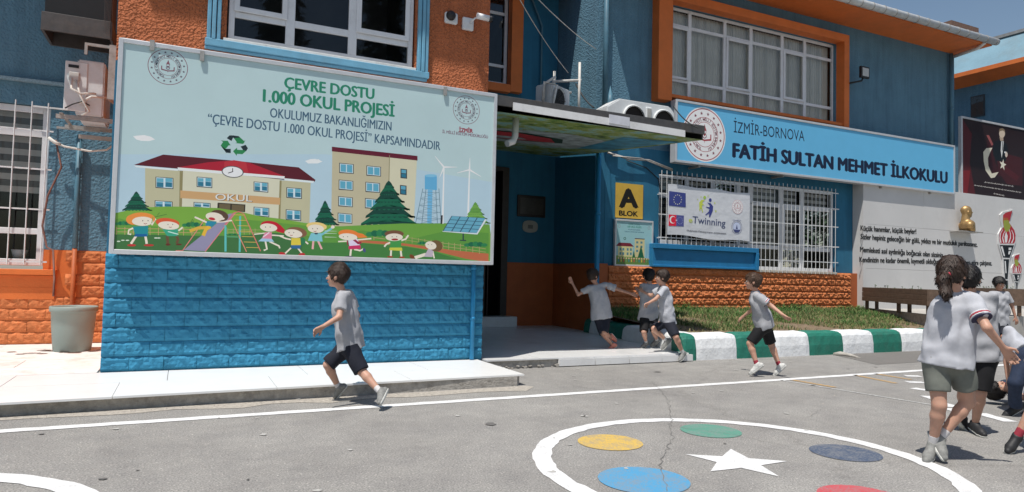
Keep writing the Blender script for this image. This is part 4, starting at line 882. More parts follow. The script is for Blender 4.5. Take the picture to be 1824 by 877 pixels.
p.poly([(620, 450), (750, 440), (745, 535), (615, 535)], (62, 138, 68)); p.poly([(612, 530), (755, 530), (760, 568), (608, 560)], (186, 186, 66)); p.ell(665, 370, 112, 42, (110, 74, 54)); p.ell(665, 410, 100, 44, SK); face(668, 405, 64, False); p.ell(672, 436, 40, 12, (150, 40, 44))
p.line([(1030, 600), (900, 640)], 20, SK); p.line([(1060, 610), (910, 655)], 18, SK); p.line([(1110, 560), (1130, 655)], 16, SK); p.ell(872, 636, 34, 22, (110, 60, 34), 40); p.poly([(1060, 545), (1120, 560), (1110, 640), (1010, 635)], (176, 164, 176))
p.ell(1150, 510, 78, 66, (104, 80, 50), 10); p.ell(1090, 505, 66, 46, SK, 15); face(1080, 495, 50, False)
# recycling arrows
p.T = (340, 230, 9.744)
GR, DG = (38, 122, 72), (28, 42, 48)
p.poly([(622, 160), (670, 112), (750, 112), (705, 210)], DG); p.poly([(690, 110), (830, 125), (880, 170), (925, 210), (945, 185), (925, 240), (905, 260), (765, 245), (800, 235), (750, 165)], GR); p.poly([(690, 109), (820, 122), (850, 150), (745, 160)], DG)
p.poly([(520, 198), (570, 205), (640, 205), (668, 250), (690, 285), (655, 285), (610, 340), (570, 345), (518, 285), (560, 225)], GR); p.poly([(518, 288), (560, 345), (692, 345), (692, 418), (610, 412)], DG)
p.poly([(862, 305), (950, 275), (990, 335), (960, 385), (915, 400), (895, 350)], DG); p.poly([(960, 380), (895, 438), (800, 432), (795, 468), (732, 385), (800, 325), (805, 362), (895, 365)], GR)
# lettering
p.T = (0, 0, 1); GT, NT = (36, 120, 94), (58, 88, 110)
p.text('ÇEVRE DOSTU', (507, 157), (666, 177), 20, GT, .035); p.text('1.000 OKUL PROJESİ', (469, 181), (702, 208), 22, GT, .035)
p.text('OKULUMUZ BAKANLIĞIMIZIN', (481, 209), (697, 233), 17, NT, .012); p.text('“ÇEVRE DOSTU 1.000 OKUL PROJESİ” KAPSAMINDADIR', (370, 220), (784, 268), 18, NT, .012)
p.text('İZMİR', (818, 235), (842, 237), 7, (140, 40, 60), .05); p.text('İL MİLLİ EĞİTİM MÜDÜRLÜĞÜ', (788, 237), (869, 247), 5, (110, 70, 90), .02)
p.T = (0, 0, 1); del p.poly
p.emblem(-0.215, 3.24, 0.187, fillR=False, ink=(120, 80, 92)); p.emblem(3.075, 3.215, 0.180, fillR=False, ink=(120, 80, 92))
p.build(bb_root, 'billboard_print')
for i, (u, v) in enumerate(((271, 78), (360, 97), (793, 160))):
    q = PY(u, v, 7.735); MB().box((q[0] - .02, 7.725, q[2] - .07), (q[0] + .022, 7.745, q[2] + .035)).build('clip', STEEL, bb_root)

# ---- school name sign
sg = framed('school_name_sign', 'long light blue school name sign with round emblem above the barred window', 'sign', 10.97, .16, 8.93, 18.16, 3.57, 4.86, .045, mat('sign_blue_face', (.085, .38, .62), .4, .04, 2))
p = Print(10.975, gain=1.0)
p.xz([(8.98, 3.62), (18.11, 3.62), (18.11, 4.81), (8.98, 4.81)], (104, 184, 226))
p.gain = 1.0; NV = (22, 34, 62)
p.text('İZMİR-BORNOVA', (1307, 236), (1433, 252), 20, NV, .004); p.text('FATİH SULTAN MEHMET İLKOKULU', (1306, 280), (1687, 327), 25, NV, .062)
p.disc(9.70, 4.215, .575, (240, 240, 244)); p.emblem(9.70, 4.215, 0.555, ink=(170, 60, 70), ink2=(120, 40, 60), white=(238, 238, 242))
p.build(sg, 'sign_print')
for x in (9.6, 12.0, 15.3, 17.2): box('sign_bracket', (x - .02, 11.0, 3.52), (x + .02, 11.34, 3.565), STEEL, sg)
# floodlight arm & flood
fl = empty('floodlight', (14.55, 11.33, 6.0), 'small black floodlight on a bracket right of the upstairs window', 'floodlight')
MB().tube([(14.42, 11.34, 6.02), (14.30, 11.1, 6.0), (14.60, 11.02, 6.08), (14.66, 11.0, 6.2)], .022, 8).build('arm', BLACK, fl)
MB().box((14.50, 10.95, 6.14), (14.80, 11.02, 6.42)).build('housing', BLACK, fl, .01); MB().box((14.54, 10.944, 6.18), (14.76, 10.952, 6.38)).build('lens', mat('lamp_glass', (.5, .5, .48), .2), fl)

# ---- A BLOK sign, small framed poster
ab = empty('block_sign', (8.08, 11.33, 2.40), 'square yellow board lettered A BLOK on the blue wall', 'sign')
box('board', (7.745, 11.318, 2.39), (8.41, 11.338, 3.09), mat('yellow_board', (.62, .40, .06), .5, .12, 4, dirt=.2, dscale=4, dcol=(.5, .25, .05)), ab)
p = Print(11.317); p.text('A', (1105, 369), (1135, 370), 33, (24, 20, 14), .06); p.build(ab, 'letter'); p = Print(11.317); p.text('BLOK', (1103, 384), (1136, 386), 9, (24, 20, 14), .05); p.build(ab, 'lettering')
fp = framed('small_framed_poster', 'small framed poster of the cartoon school below the yellow board', 'poster', 11.27, .05, 7.70, 8.64, 1.42, 2.355, .035, mat('poster_backing', (.5, .6, .6), .5))
p = Print(11.272, gain=1.7); u0, u1, w0, w1 = 7.735, 8.605, 1.455, 2.32
def U(a, b): return (u0 + (u1 - u0) * a, w0 + (w1 - w0) * b)
def R_(a, b, c, d, col): p.xz([U(a, b), U(c, b), U(c, d), U(a, d)], col)
R_(0, 0, 1, 1, (120, 156, 160)); p.xz([U(0, 0), U(1, 0), U(1, .14), U(.6, .2), U(.3, .22), U(0, .2)], (86, 118, 52))
R_(.06, .18, .46, .42, (168, 164, 118)); p.xz([U(.0, .42), U(.5, .42), U(.4, .5), U(.08, .5)], (96, 28, 40)); R_(.52, .18, .80, .60, (168, 160, 118)); R_(.52, .60, .80, .62, (60, 30, 40))
for a in (.10, .18, .30, .39): R_(a, .32, a + .05, .38, (70, 110, 120)); R_(a, .22, a + .05, .28, (70, 110, 120))
for a in (.56, .68):
    for b in (.3, .4, .5): R_(a, b, a + .06, b + .05, (70, 110, 120))
for (a, wd, b) in ((.70, .09, .46), (.50, .04, .34)):
    p.xz([U(a - wd, .17), U(a + wd, .17), U(a, b)], (20, 78, 52))
for a in (.86, .92): R_(a, .16, a + .012, .5, (90, 130, 160))
R_(0, 0, 1, .13, (74, 104, 50))
for k in range(13):
    a = .06 + k * .072; R_(a, .06, a + .03, .12, [(40, 110, 120), (180, 150, 70), (150, 60, 60), (90, 120, 80)][k % 4]); p.disc(*U(a + .015, .145), .017, (190, 150, 130), 12)
for b, l, wd in ((.92, .32, .035), (.86, .40, .035), (.80, .34, .022), (.75, .55, .022)): 
    p.text_xz('ÇEVRE DOSTU' if b > .9 else '1.000 OKUL PROJESİ' if b > .85 else 'OKULUMUZ BAKANLIĞIMIZIN' if b > .78 else '“ÇEVRE DOSTU 1.000 OKUL PROJESİ” KAPSAMINDADIR', *U(.5 - l / 2, b), *U(.5 + l / 2, b), wd, (44, 110, 96) if b > .82 else (60, 90, 110), .02)
p.ring(*U(.24, .60), .030, .012, (30, 70, 50), 14); p.ring(*U(.08, .88), .03, .006, (110, 80, 90), 20); p.ring(*U(.92, .88), .03, .006, (110, 80, 90), 20)
p.build(fp, 'poster_print')

# ---- eTwinning banner, tied on the grille
bn = empty('banner', (9.97, 11.08, 2.02), 'white vinyl banner with flags and two dancing figures tied on the window bars', 'banner')
BX0, BX1 = 8.85, 11.09
nb = 26; vs = []
def bz(x, t): e = (x - BX0) / (BX1 - BX0); return (2.085 - .055 * e + .02 * math.sin(e * 9)) * (1 - t) + (3.125 - .04 * e + .012 * math.sin(e * 14)) * t
for i in range(nb + 1):
    x = BX0 + (BX1 - BX0) * i / nb
    for j in range(9): vs.append((x, 11.085 + .0006 * math.sin(i * .9 + j), bz(x, j / 8)))
MB().add(vs, [(i * 9 + j, (i + 1) * 9 + j, (i + 1) * 9 + j + 1, i * 9 + j + 1) for i in range(nb) for j in range(8)], 0, True).build('sheet', mat('white_vinyl', (.66, .68, .72), .45, .03, 4, .4, 5, bdist=.03), bn)
p = Print(11.081, gain=1.9); p.T = (1180, 320, 7.306)
p.poly([(88, 150), (303, 178), (304, 362), (84, 340)], (44, 52, 104)); p.poly([(82, 455), (180, 462), (178, 606), (80, 603)], (170, 26, 48)); p.poly([(180, 462), (279, 470), (277, 612), (178, 606)], (60, 64, 112))
for k in range(12):
    a = k * math.pi / 6; x, z = p.P(197 + 50 * math.cos(a), 262 + 62 * math.sin(a)); p.star(x, z, .016, (200, 205, 150))
    if -2 < math.sin(a): x, z = p.P(228 + 34 * math.cos(a), 537 + 42 * math.sin(a)); p.star(x, z, .010, (140, 145, 175))
p.ell(132, 524, 40, 50, (226, 222, 224)); p.ell(142, 525, 31, 40, (170, 26, 48)); x, z = p.P(180, 530); p.star(x, z, .022, (226, 222, 224))
YG, NB = (150, 160, 62), (42, 48, 104)
p.ell(622, 268, 18, 24, NB); p.poly([(585, 300), (630, 310), (660, 350), (655, 410), (620, 490), (605, 488), (610, 440), (575, 462), (555, 460), (600, 420), (612, 385), (570, 362), (565, 352), (610, 362), (618, 340)], NB)
p.poly([(555, 270), (510, 262), (478, 300), (482, 410), (490, 410), (500, 370), (525, 435), (530, 425), (515, 360), (518, 335), (545, 330), (520, 315), (525, 290)], YG); p.ell(550, 235, 18, 22, (128, 152, 66))
for (a, b, r) in ((502, 225, .02), (460, 260, .02), (593, 215, .022), (681, 308, .028), (694, 412, .032)): x, z = p.P(a, b); p.star(x, z, r, YG)
p.text('e', (343, 555), (390, 560), 66, YG, .02); p.text('Twinning', (392, 565), (818, 612), 92, (52, 60, 88), .012)
p.text('Okulumuzda eTwinning projeleri yürütülmektedir.', (315, 672), (835, 716), 22, (60, 62, 72), .02)
x, z = p.P(978, 357); p.emblem(x, z, .155, ink=(150, 90, 100), ink2=(120, 70, 90), white=(196, 200, 208))
x, z = p.P(968, 622); p.disc(x, z, .115, (150, 158, 178)); p.ring(x, z, .15, .008, (70, 76, 110)); p.ring(x, z, .115, .008, (60, 66, 100)); p.xz([(x - .10, z - .05), (x + .10, z - .05), (x + .05, z - .115), (x - .05, z - .115)], (50, 56, 92)); p.xz([(x - .03, z - .04), (x + .03, z - .04), (x, z + .06)], (50, 56, 92))
p.text_xz('MİLLÎ EĞİTİM', x - .12, z + .14, x + .12, z + .14, .02, (70, 76, 110))
p.build(bn)

# ---- plaque and intercom by the door
box('wall_plaque', (6.34, 12.915, 2.44), (7.02, 12.945, 2.90), mat('dark_plaque_frame', (.03, .022, .02), .4), None, .01); o = bpy.data.objects['wall_plaque']; pr(o, 'dark framed plaque on the shaded wall beside the doorway', 'plaque')
MB().box((6.40, 12.905, 2.50), (6.96, 12.914, 2.84)).build('plaque_face', mat('dark_plaque_face', (.06, .055, .05), .3, .3, 8), o)
ic = MB().prism([(6.48 + (.36) / 2 + .185 * math.cos(t * math.pi / 12) * (1 if abs(math.cos(t * math.pi / 12)) < .8 else .98), 12.92, 2.235 + .13 * (abs(math.sin(t * math.pi / 12)) ** .6) * (1 if math.sin(t * math.pi / 12) > 0 else -1)) for t in range(24)], (0, .024, 0)).build('wall_box', mat('cream_box', (.36, .35, .31), .6, .1, 8), None); pr(ic, 'small cream rounded box on the wall below the dark plaque', 'wall box')
MB().box((6.60, 12.912, 2.19), (6.72, 12.922, 2.27)).build('box_slot', mat('slot_grey', (.15, .15, .14), .6), ic)

# ---- grey stone screen wall with quotation, bust, torches, poster
gw = empty('screen_wall', (18, 11.1, 0), 'pale grey panelled wall with four lines of black lettering and torches', 'wall')
gw_m = MB().box((14.71, 11.051, .3), (14.80, 11.34, 3.61)); gw_m.build('end_panel', PGREY, gw)
xs_ = [14.80, 17.0, 19.2, 21.4, 23.4]
for i in range(4):
    for (a, b) in ((.3, 1.55), (1.554, 2.62), (2.624, 3.66)): box('panel', (xs_[i] + .002, 11.05 + .0008 * ((i + int(a)) % 3), a), (xs_[i + 1] - .002, 11.3, b), PGREY, gw)
p = Print(11.046); INK = (38, 36, 36)
p.text('Küçük hanımlar, küçük beyler!', (1533, 411), (1632, 417), 9.4, INK, .040); p.text('Sizler hepiniz geleceğin bir gülü, yıldızı ve bir mutluluk parıltısısınız.', (1533, 426), (1741, 440), 9.4, INK, .040)
p.text('Memleketi asıl aydınlığa boğacak olan sizsiniz.', (1532, 449), (1681, 459), 9.4, INK, .040); p.text('Kendinizin ne kadar önemli, kıymetli olduğunuzu düşünerek ona göre çalışınız.', (1531, 467), (1767, 473), 9.4, INK, .040)
p.build(gw, 'lettering')
def torch(T, y, label):
    q0 = PY(T[0] + 245 / T[2], T[1] + 690 / T[2], y); root = empty('torch_panel', tuple(q0), label, 'wall decoration', 'cut out torches on the grey wall')
    WHT, BLK, RD, GN = (226, 226, 226), (30, 30, 32), (176, 48, 56), (150, 158, 66)
    bk = Print(y); bk.T = T
    out = [(190, 60), (215, 35), (300, 15), (270, 75), (268, 110), (300, 160), (328, 210), (322, 280), (310, 310), (272, 420), (262, 600), (240, 690), (222, 600), (212, 420), (178, 300), (176, 220), (205, 165)]
    ring_ = [bk.P(*q) for q in out]; MB().prism([(x, y, z) for x, z in ring_], (0, .03, 0)).build('board', mat('white_foam_board', (.62, .62, .62), .5), root)
    bk.poly([(188, 308), (306, 310), (270, 415), (216, 412)], BLK); bk.poly([(220, 425), (266, 425), (254, 590), (232, 590)], BLK); bk.poly([(232, 600), (256, 600), (252, 690), (236, 690)], BLK)
    bk.poly([(196, 320), (212, 320), (232, 400), (222, 400)], WHT); bk.poly([(262, 330), (286, 330), (282, 350), (262, 350)], WHT); bk.poly([(262, 358), (280, 358), (270, 385), (258, 385)], WHT); bk.poly([(228, 440), (238, 440), (244, 540), (236, 540)], WHT); 
    flame = [(182, 250), (188, 205), (206, 175), (220, 160), (214, 110), (216, 62), (236, 42), (292, 26), (268, 62), (258, 84), (262, 120), (284, 150), (308, 185), (319, 225), (316, 275), (306, 296), (190, 296)]
    for i in range(len(flame)): bk.poly([(248, 190), flame[i], flame[(i + 1) % len(flame)]], RD)
    bk.poly([(218, 104), (259, 100), (266, 128), (280, 152), (262, 196), (236, 200), (222, 165)], GN); bk.poly([(216, 84), (256, 84), (259, 104), (217, 106)], (170, 96, 52))
    for q in ([(198, 290), (190, 250), (196, 210), (214, 180)], [(222, 290), (212, 250), (220, 215), (234, 190)], [(262, 290), (276, 250), (276, 215), (266, 180)], [(286, 292), (302, 255), (300, 220), (286, 185)]): bk.line(q, 9, WHT, w1=4)
    bk.poly([(240, 196), (254, 235), (248, 288), (232, 288), (228, 240)], WHT)
    bk.build(root); return root
torch((1740, 370, 4.619), 11.02, 'tall flame torch cut out in black and red on the grey wall')
torch((1779.9, 449.9, 8.0), 11.02, 'short flame torch cut out right of the tall torch')
sh = box('bust_shelf', (18.05, 10.72, 2.585), (18.95, 11.049, 2.61), STEEL, None, .004); pr(sh, 'thin grey wall shelf under the golden bust', 'shelf')

# ---- poster on top of the screen wall
ps = framed('framed_poster', 'dark red framed poster with crescent and a man in a dark suit above the wall', 'poster', 11.08, .08, 18.62, 22.75, 3.60, 5.73, .05, mat('dark_poster_backing', (.06, .02, .02), .4))
ps_legs = MB()
for x in (19.2, 22.0): ps_legs.box((x, 11.17, 3.5), (x + .05, 11.22, 5.6))
ps_legs.build('post', STEEL, ps)
p = Print(11.085, gain=1.2); p.T = (1690, 200, 3.657)
p.xz([(18.67, 3.65), (22.70, 3.65), (22.70, 5.68), (18.67, 5.68)], (40, 24, 25))
def blob(cx, cy, rx, ry, col, rot=0): p.ell(cx, cy, rx, ry, col, rot)
p.xz([(18.67, 3.65), (19.25, 3.65), (19.0, 4.5), (19.1, 5.3), (18.67, 5.68)], (78, 24, 28)); p.poly([(85, 380), (140, 380), (120, 540), (78, 535)], (112, 30, 34)); p.poly([(300, 250), (480, 300), (480, 480), (380, 470), (330, 400)], (66, 25, 28))
p.poly([(250, 180), (290, 220), (300, 320), (345, 420), (280, 400), (240, 300)], (58, 22, 26)); p.poly([(340, 330), (460, 420), (440, 450), (350, 380)], (78, 28, 32)); p.poly([(245, 150), (262, 150), (290, 210), (280, 220)], (140, 78, 76))
p.poly([(225, 260), (245, 235), (285, 232), (270, 260), (255, 300), (258, 350), (280, 400), (325, 390), (300, 425), (275, 430), (240, 380), (228, 320)], (205, 198, 178))
p.poly([(300, 190), (345, 180), (380, 210), (388, 260), (370, 320), (310, 318), (290, 280), (285, 230)], (24, 24, 28)); p.poly([(342, 190), (358, 190), (352, 250), (345, 300), (338, 250)], (206, 206, 204)); p.poly([(349, 192), (353, 192), (350, 250), (346, 250)], (24, 24, 28)); p.ell(375, 276, 8, 18, (200, 184, 170)); p.ell(366, 262, 5, 6, (225, 225, 222))
p.poly([(330, 160), (355, 160), (356, 186), (336, 188)], (170, 150, 132)); p.ell(347, 140, 19, 27, (196, 178, 158)); p.poly([(326, 125), (332, 108), (350, 104), (365, 116), (366, 130), (352, 120), (334, 124)], (120, 104, 84))
x, z = p.P(352, 343); p.star(x, z, .17, (214, 208, 190), 80)
def scrib(x0, y0, x1, y1, n, h):
    pts = [(x0 + (x1 - x0) * i / n, y0 + (y1 - y0) * i / n + h * math.sin(i * 2.4) * (.5 + .5 * math.sin(i * .9))) for i in range(n + 1)]
    k = 0
    while k < len(pts) - 1:
        m = k + 5; p.line(pts[k:m + 1], 2.6, (206, 200, 192)) if len(pts[k:m + 1]) > 1 else None; k = m + 1
scrib(232, 456, 424, 484, 60, 6); scrib(165, 476, 474, 524, 96, 6); scrib(292, 530, 362, 545, 26, 7)
p.build(ps)

# ================================================================== CANOPY, MACHINES, CABLES
can = empty('entrance_canopy', (5.2, 7.8, 3.3), 'flat entrance canopy with dark grey fascia, pale strips and a painted ceiling', 'canopy')
cx0, cx1 = 3.47, 6.86
MB().box((3.47, 7.80, 3.345), (6.90, 7.84, 3.475)).build('fascia', DKMETAL, can, .003)
MB().prism([(3.47, 7.841, 3.40), (3.47, 7.841, 3.47), (3.47, 11.34, 3.84), (3.47, 12.94, 4.0), (3.47, 12.94, 3.93), (3.47, 11.34, 3.77)], (3.43, 0, 0)).build('roof_sheet', DKMETAL, can)
MB().prism([(3.73, 7.786, 3.405), (6.52, 7.786, 3.36), (6.52, 7.786, 3.262), (3.73, 7.786, 3.305)], (0, .012, 0)).build('fascia_strip', mat('pale_grey_strip', (.72, .72, .72), .5, .06, 5, dirt=.3, dscale=3), can)
MB().prism([(5.19, 7.776, 3.43), (5.53, 7.776, 3.425), (5.53, 7.776, 3.30), (5.19, 7.776, 3.31)], (0, .009, 0)).build('patch_plate', mat('bright_patch', (.60, .61, .66), .4), can)
# painted ceiling: foliage above, sky and a red and white shape
def ceiling_mat():
    m = bpy.data.materials.new('painted_ceiling'); m.use_nodes = True; t = m.node_tree; N, L = t.nodes, t.links; b = N['Principled BSDF']; b.inputs['Roughness'].default_value = .6
    g = N.new('ShaderNodeNewGeometry'); n = N.new('ShaderNodeTexNoise'); n.inputs['Scale'].default_value = 2.2; n.inputs['Detail'].default_value = 9; n.inputs['Roughness'].default_value = .75
    L.new(g.outputs['Position'], n.inputs['Vector']); r = N.new('ShaderNodeValToRGB'); e = r.color_ramp.elements
    e[0].position = .36; e[0].color = (.03, .07, .04, 1); e[1].position = .62; e[1].color = (.20, .38, .42, 1)
    k = e.new(.44); k.color = (.16, .28, .05, 1); k = e.new(.50); k.color = (.30, .34, .09, 1); k = e.new(.55); k.color = (.25, .48, .42, 1)
    L.new(n.outputs['Fac'], r.inputs['Fac']); L.new(r.outputs['Color'], b.inputs['Base Color']); return m
ceil = MB().add([(3.48, 7.805, 3.262), (6.88, 7.805, 3.262), (7.26, 11.33, 3.63), (7.265, 12.94, 3.80), (3.48, 12.94, 3.80), (3.48, 11.33, 3.63)], [(0, 1, 2, 5), (5, 2, 3, 4)]).build('ceiling', ceiling_mat(), can, fix=False)
def ceil_patch(pts, col, dz):   # flat painted shapes on the ceiling
    MB().add([(x, y, 3.262 + (y - 7.805) / 3.525 * .368 - dz) for x, y in pts], [tuple(range(len(pts)))]).build('ceiling_shape', col, can, fix=False)
ce_w = mat('ceiling_white_paint', (.38, .45, .45), .6, .5, 5); ce_r = mat('ceiling_red_paint', (.55, .05, .06), .5, .3, 5); ce_b = mat('ceiling_blue_paint', (.06, .28, .42), .6, .5, 3); ce_d = mat('ceiling_dark_green_paint', (.02, .06, .04), .6, .4, 6)
ceil_patch([(3.5, 9.6), (5.3, 9.0), (6.2, 9.3), (6.6, 10.2), (6.4, 11.0), (3.5, 11.2)], ce_w, .004); ceil_patch([(3.5, 9.75), (4.8, 9.5), (5.6, 9.75), (5.9, 10.3), (5.2, 10.65), (3.5, 10.6)], ce_d, .008)
ceil_patch([(3.5, 9.85), (4.7, 9.6), (5.4, 9.8), (5.75, 10.3), (5.1, 10.55), (3.5, 10.5)], ce_r, .012); ceil_patch([(4.0, 10.25), (5.0, 10.1), (5.2, 10.3), (4.9, 10.45), (4.0, 10.45)], ce_w, .016); ceil_patch([(6.0, 8.6), (6.85, 8.3), (7.0, 10.4), (6.5, 10.8)], ce_b, .006)
MB().prism([(6.88, 7.845, 3.27), (7.262, 11.34, 3.64), (7.262, 11.34, 3.84), (6.88, 7.845, 3.46)], (.022, 0, 0)).build('side_trim', DKMETAL, can)
# white pvc pipe under the canopy
pv = MB().tube([(3.95, 8.15, 3.33), (3.94, 8.15, 3.05), (3.90, 8.13, 2.97), (3.80, 8.1, 2.93)], .045, 12); pr(pv.build('drain_pipe', TIN), 'short white drain pipe hanging under the canopy by the billboard', 'pipe')

def fan_unit(name, label, c, L, Dp, Hh, rot, nf=1, parts_face='fan'):
    """outdoor unit: casing with fan holes on the face looking down local -y"""
    root = empty(name, c, label, 'air conditioner'); root.rotation_euler = (0, 0, rot); bpy.context.view_layer.update(); M = root.matrix_world.copy()
    def T(mb): mb.v = [tuple(M @ Vector(q)) for q in mb.v]; return mb
    T(MB().box((-L / 2, 0, 0), (L / 2, Dp, Hh))).build('casing', ACW, root, .018, seg=2)
    for k in range(nf):
        fx = (-L / 2 + L * (k + .5) / nf) if nf > 1 else -L * .12; r = min(Hh * .40, L / nf * .42)
        T(MB().lathe([(r + .02, -.012), (r + .02, .0), (r, -.014), (r - .015, .004)], (fx, -.001, Hh * .5), 28, axis='y')).build('fan_ring', ACW, root)
        T(MB().lathe([(r - .01, -.003), (.001, -.003)], (fx, 0, Hh * .5), 28, axis='y')).build('fan_well', BLACK, root)
        g = MB()
        for q in range(1, 6): g.tube([(fx + r * q / 6 * math.cos(a * math.pi / 12), -.012, Hh * .5 + r * q / 6 * math.sin(a * math.pi / 12)) for a in range(25)], .003, 4, cap=False)
        for a in range(8): g.tube([(fx, -.013, Hh * .5), (fx + r * math.cos(a * math.pi / 4), -.013, Hh * .5 + r * math.sin(a * math.pi / 4))], .003, 4)
        T(g).build('fan_guard', ACW if nf > 1 else DKMETAL, root)
    return root, T
# unit on the left wing, seen from its end
acl, T = fan_unit('air_conditioner', 'white outdoor unit seen from its end with looping hoses beside the barred window', (-1.28, 10.35, 3.06), .82, .30, .70, math.radians(-90), 1)
# (local +x points to world -y; the end panel faces the camera)
MB().box((-1.405, 9.925, 3.10), (-1.165, 9.938, 3.72)).build('end_cover', ACW, acl, .006)
MB().box((-1.37, 9.915, 3.64), (-1.26, 9.926, 3.675)).build('label_plate', BLACK, acl); MB().box((-1.36, 9.895, 3.47), (-1.25, 9.926, 3.58)).build('valve_cover', mat('valve_grey', (.5, .5, .48), .5), acl, .006)
hs = MB(); hs.tube([(-1.33, 9.90, 3.50), (-1.32, 9.84, 3.36), (-1.22, 9.82, 3.30), (-1.10, 9.90, 3.34), (-.98, 10.1, 3.38), (-.86, 10.5, 3.36), (-.78, 10.9, 3.30)], .014, 8)
hs.tube([(-1.28, 9.90, 3.48), (-1.22, 9.82, 3.28), (-1.12, 9.85, 3.10), (-1.20, 9.88, 3.05)], .012, 8); hs.tube([(-1.24, 9.90, 3.2), (-1.1, 9.82, 3.28), (-.96, 10.0, 3.33), (-.80, 10.6, 3.30)], .016, 8)
hs.build('hose', CABW, acl); MB().tube([(-1.38, 9.9, 3.12), (-1.30, 9.86, 3.17), (-1.2, 9.87, 3.22), (-1.12, 9.88, 3.18)], .008, 6).build('wire', CABLE, acl)
for a_, b_ in (((-1.48, 9.95, 3.0), (-.71, 9.99, 3.05)), ((-1.48, 10.66, 3.0), (-.71, 10.70, 3.05)), ((-1.44, 9.90, 3.051), (-1.40, 10.74, 3.06)), ((-1.30, 10.5, 2.86), (-.71, 10.55, 2.91)), ((-1.60, 10.86, 3.02), (-1.1, 10.89, 3.05))): box('bracket', a_, b_, STEEL, acl)
dh = MB().tube([(-1.66, 10.85, 2.86), (-1.5, 10.83, 2.78), (-1.2, 10.8, 2.74), (-1.0, 10.8, 2.78), (-.86, 10.8, 2.92)], .014, 8); dh.tube([(-1.68, 10.84, 2.88), (-1.60, 10.83, 2.82), (-1.54, 10.83, 2.80)], .022, 8)
pr(dh.build('hose', CABW), 'pale sagging hose across the blue stucco under the outdoor unit', 'hose')
pr(MB().tube([(-1.60, 10.85, 2.86), (-1.52, 10.85, 2.5), (-1.66, 10.86, 2.1), (-1.70, 10.86, 1.7), (-1.64, 10.86, 1.42), (-1.56, 10.82, 1.38), (-1.52, 10.75, 1.0), (-1.50, 10.6, .78)], .013, 7).build('cable', CABR), 'thin brown cable running down beside the barred window', 'cable')
# dark steel box above, and its angle brackets
dbx = empty('steel_box', (-1.25, 9.8, 4.0), 'open black steel box fixed high on the wall at the top left', 'metal box')
MB().box((-1.64, 9.70, 4.0), (-.90, 9.73, 4.22)).box((-1.64, 10.35, 4.0), (-.90, 10.38, 4.22)).box((-1.64, 9.73, 4.0), (-1.61, 10.35, 4.22)).box((-.93, 9.73, 4.0), (-.90, 10.35, 4.22)).build('rim', DKMETAL, dbx, .004)
MB().box((-1.62, 9.76, 4.215), (-.92, 10.34, 4.9)).build('body', mat('black_sheet_metal', (.012, .012, .013), .45, .2, 6), dbx, .01)
fs_ = MB()
for k in range(7): fs_.box((-.985 + k * .012, 9.60 + k * .02, 4.05), (-.982 + k * .012, 9.61 + k * .02, 4.6))
fs_.build('fin', DKMETAL, dbx)
pr(MB().box((-1.16, 9.5, 3.83), (-.71, 9.53, 3.86)).box((-1.16, 9.5, 3.72), (-1.13, 9.53, 3.829)).box((-.90, 9.45, 3.2), (-.80, 9.499, 3.86)).build('angle_bracket', STEEL), 'rusty pale angle bracket beside the billboard top', 'bracket')
# units on the canopy
acm, _ = fan_unit('air_conditioner', 'small white outdoor unit tangled in pipes standing on the dark canopy roof', (4.98, 8.75, 3.60), .50, .30, .42, math.radians(28), 1)
pf = MB()
for q in ([(4.66, 8.7, 3.48), (4.66, 8.7, 4.0), (4.82, 8.65, 4.12)], [(4.72, 8.6, 3.5), (4.82, 8.6, 3.98), (4.62, 8.62, 4.0), (4.60, 8.62, 3.72)], [(4.9, 8.9, 4.12), (5.35, 8.8, 4.18)], [(4.72, 8.95, 4.02), (5.25, 8.92, 4.0)], [(5.32, 8.8, 3.48), (5.32, 8.8, 4.45)], [(5.05, 9.1, 3.9), (5.05, 9.1, 4.35)]): pf.tube(q, .020, 8)
pf.build('pipe', CABW, acm); pt = [(5.45 + .11 * math.cos(a * math.pi / 8), 8.7, 3.60 + .11 * math.sin(a * math.pi / 8)) for a in range(17)]
pr(MB().tube(pt, .014, 7).tube([(5.52, 8.72, 3.52), (5.58, 8.7, 3.62), (5.70, 8.72, 3.52)], .012, 6).build('cable_coil', CABW), 'coil of pale cable lying on the canopy beside the small outdoor unit', 'cable')
acd = empty('twin_ventilator', (6.75, 9.5, 3.48), 'long white casing with two big round dark openings on the canopy roof', 'ventilator')
ax0, ax1, ay, az0, az1 = 6.16, 7.53, 9.30, 3.56, 4.16
def arch_face():
    mb = MB(); n = 24; cs_ = [(6.62, .235), (7.17, .235)]; zc = 3.80
    outer = [(ax0, az0), (ax1 + .02, az0), (ax1 + .02, az1 - .10), (ax1 - .08, az1), (ax0 + .25, az1), (ax0, az1 - .16)]
    mb.prism([(x, ay, z) for x, z in outer], (0, .42, 0)); return mb
arch_face().build('casing', ACW, acd, .02, seg=2)
for cxx in (6.68, 7.30):
    MB().lathe([(.215, -.045), (.235, -.02), (.225, .0), (.20, -.045)], (cxx, ay - .001, 3.85), 32, axis='y').build('opening_rim', ACW, acd)
    MB().lathe([(.215, -.012), (.001, -.012)], (cxx, ay - .001, 3.85), 32, axis='y').build('opening', mat('dark_opening', (.022, .018, .016), .9), acd)
MB().box((6.93, ay - .03, 3.72), (7.05, ay, 4.08)).build('centre_cover', ACW, acd, .012); MB().box((6.95, ay - .036, 3.76), (7.03, ay - .029, 4.05)).build('cover_recess', mat('ac_grey', (.42, .41, .38), .5), acd)
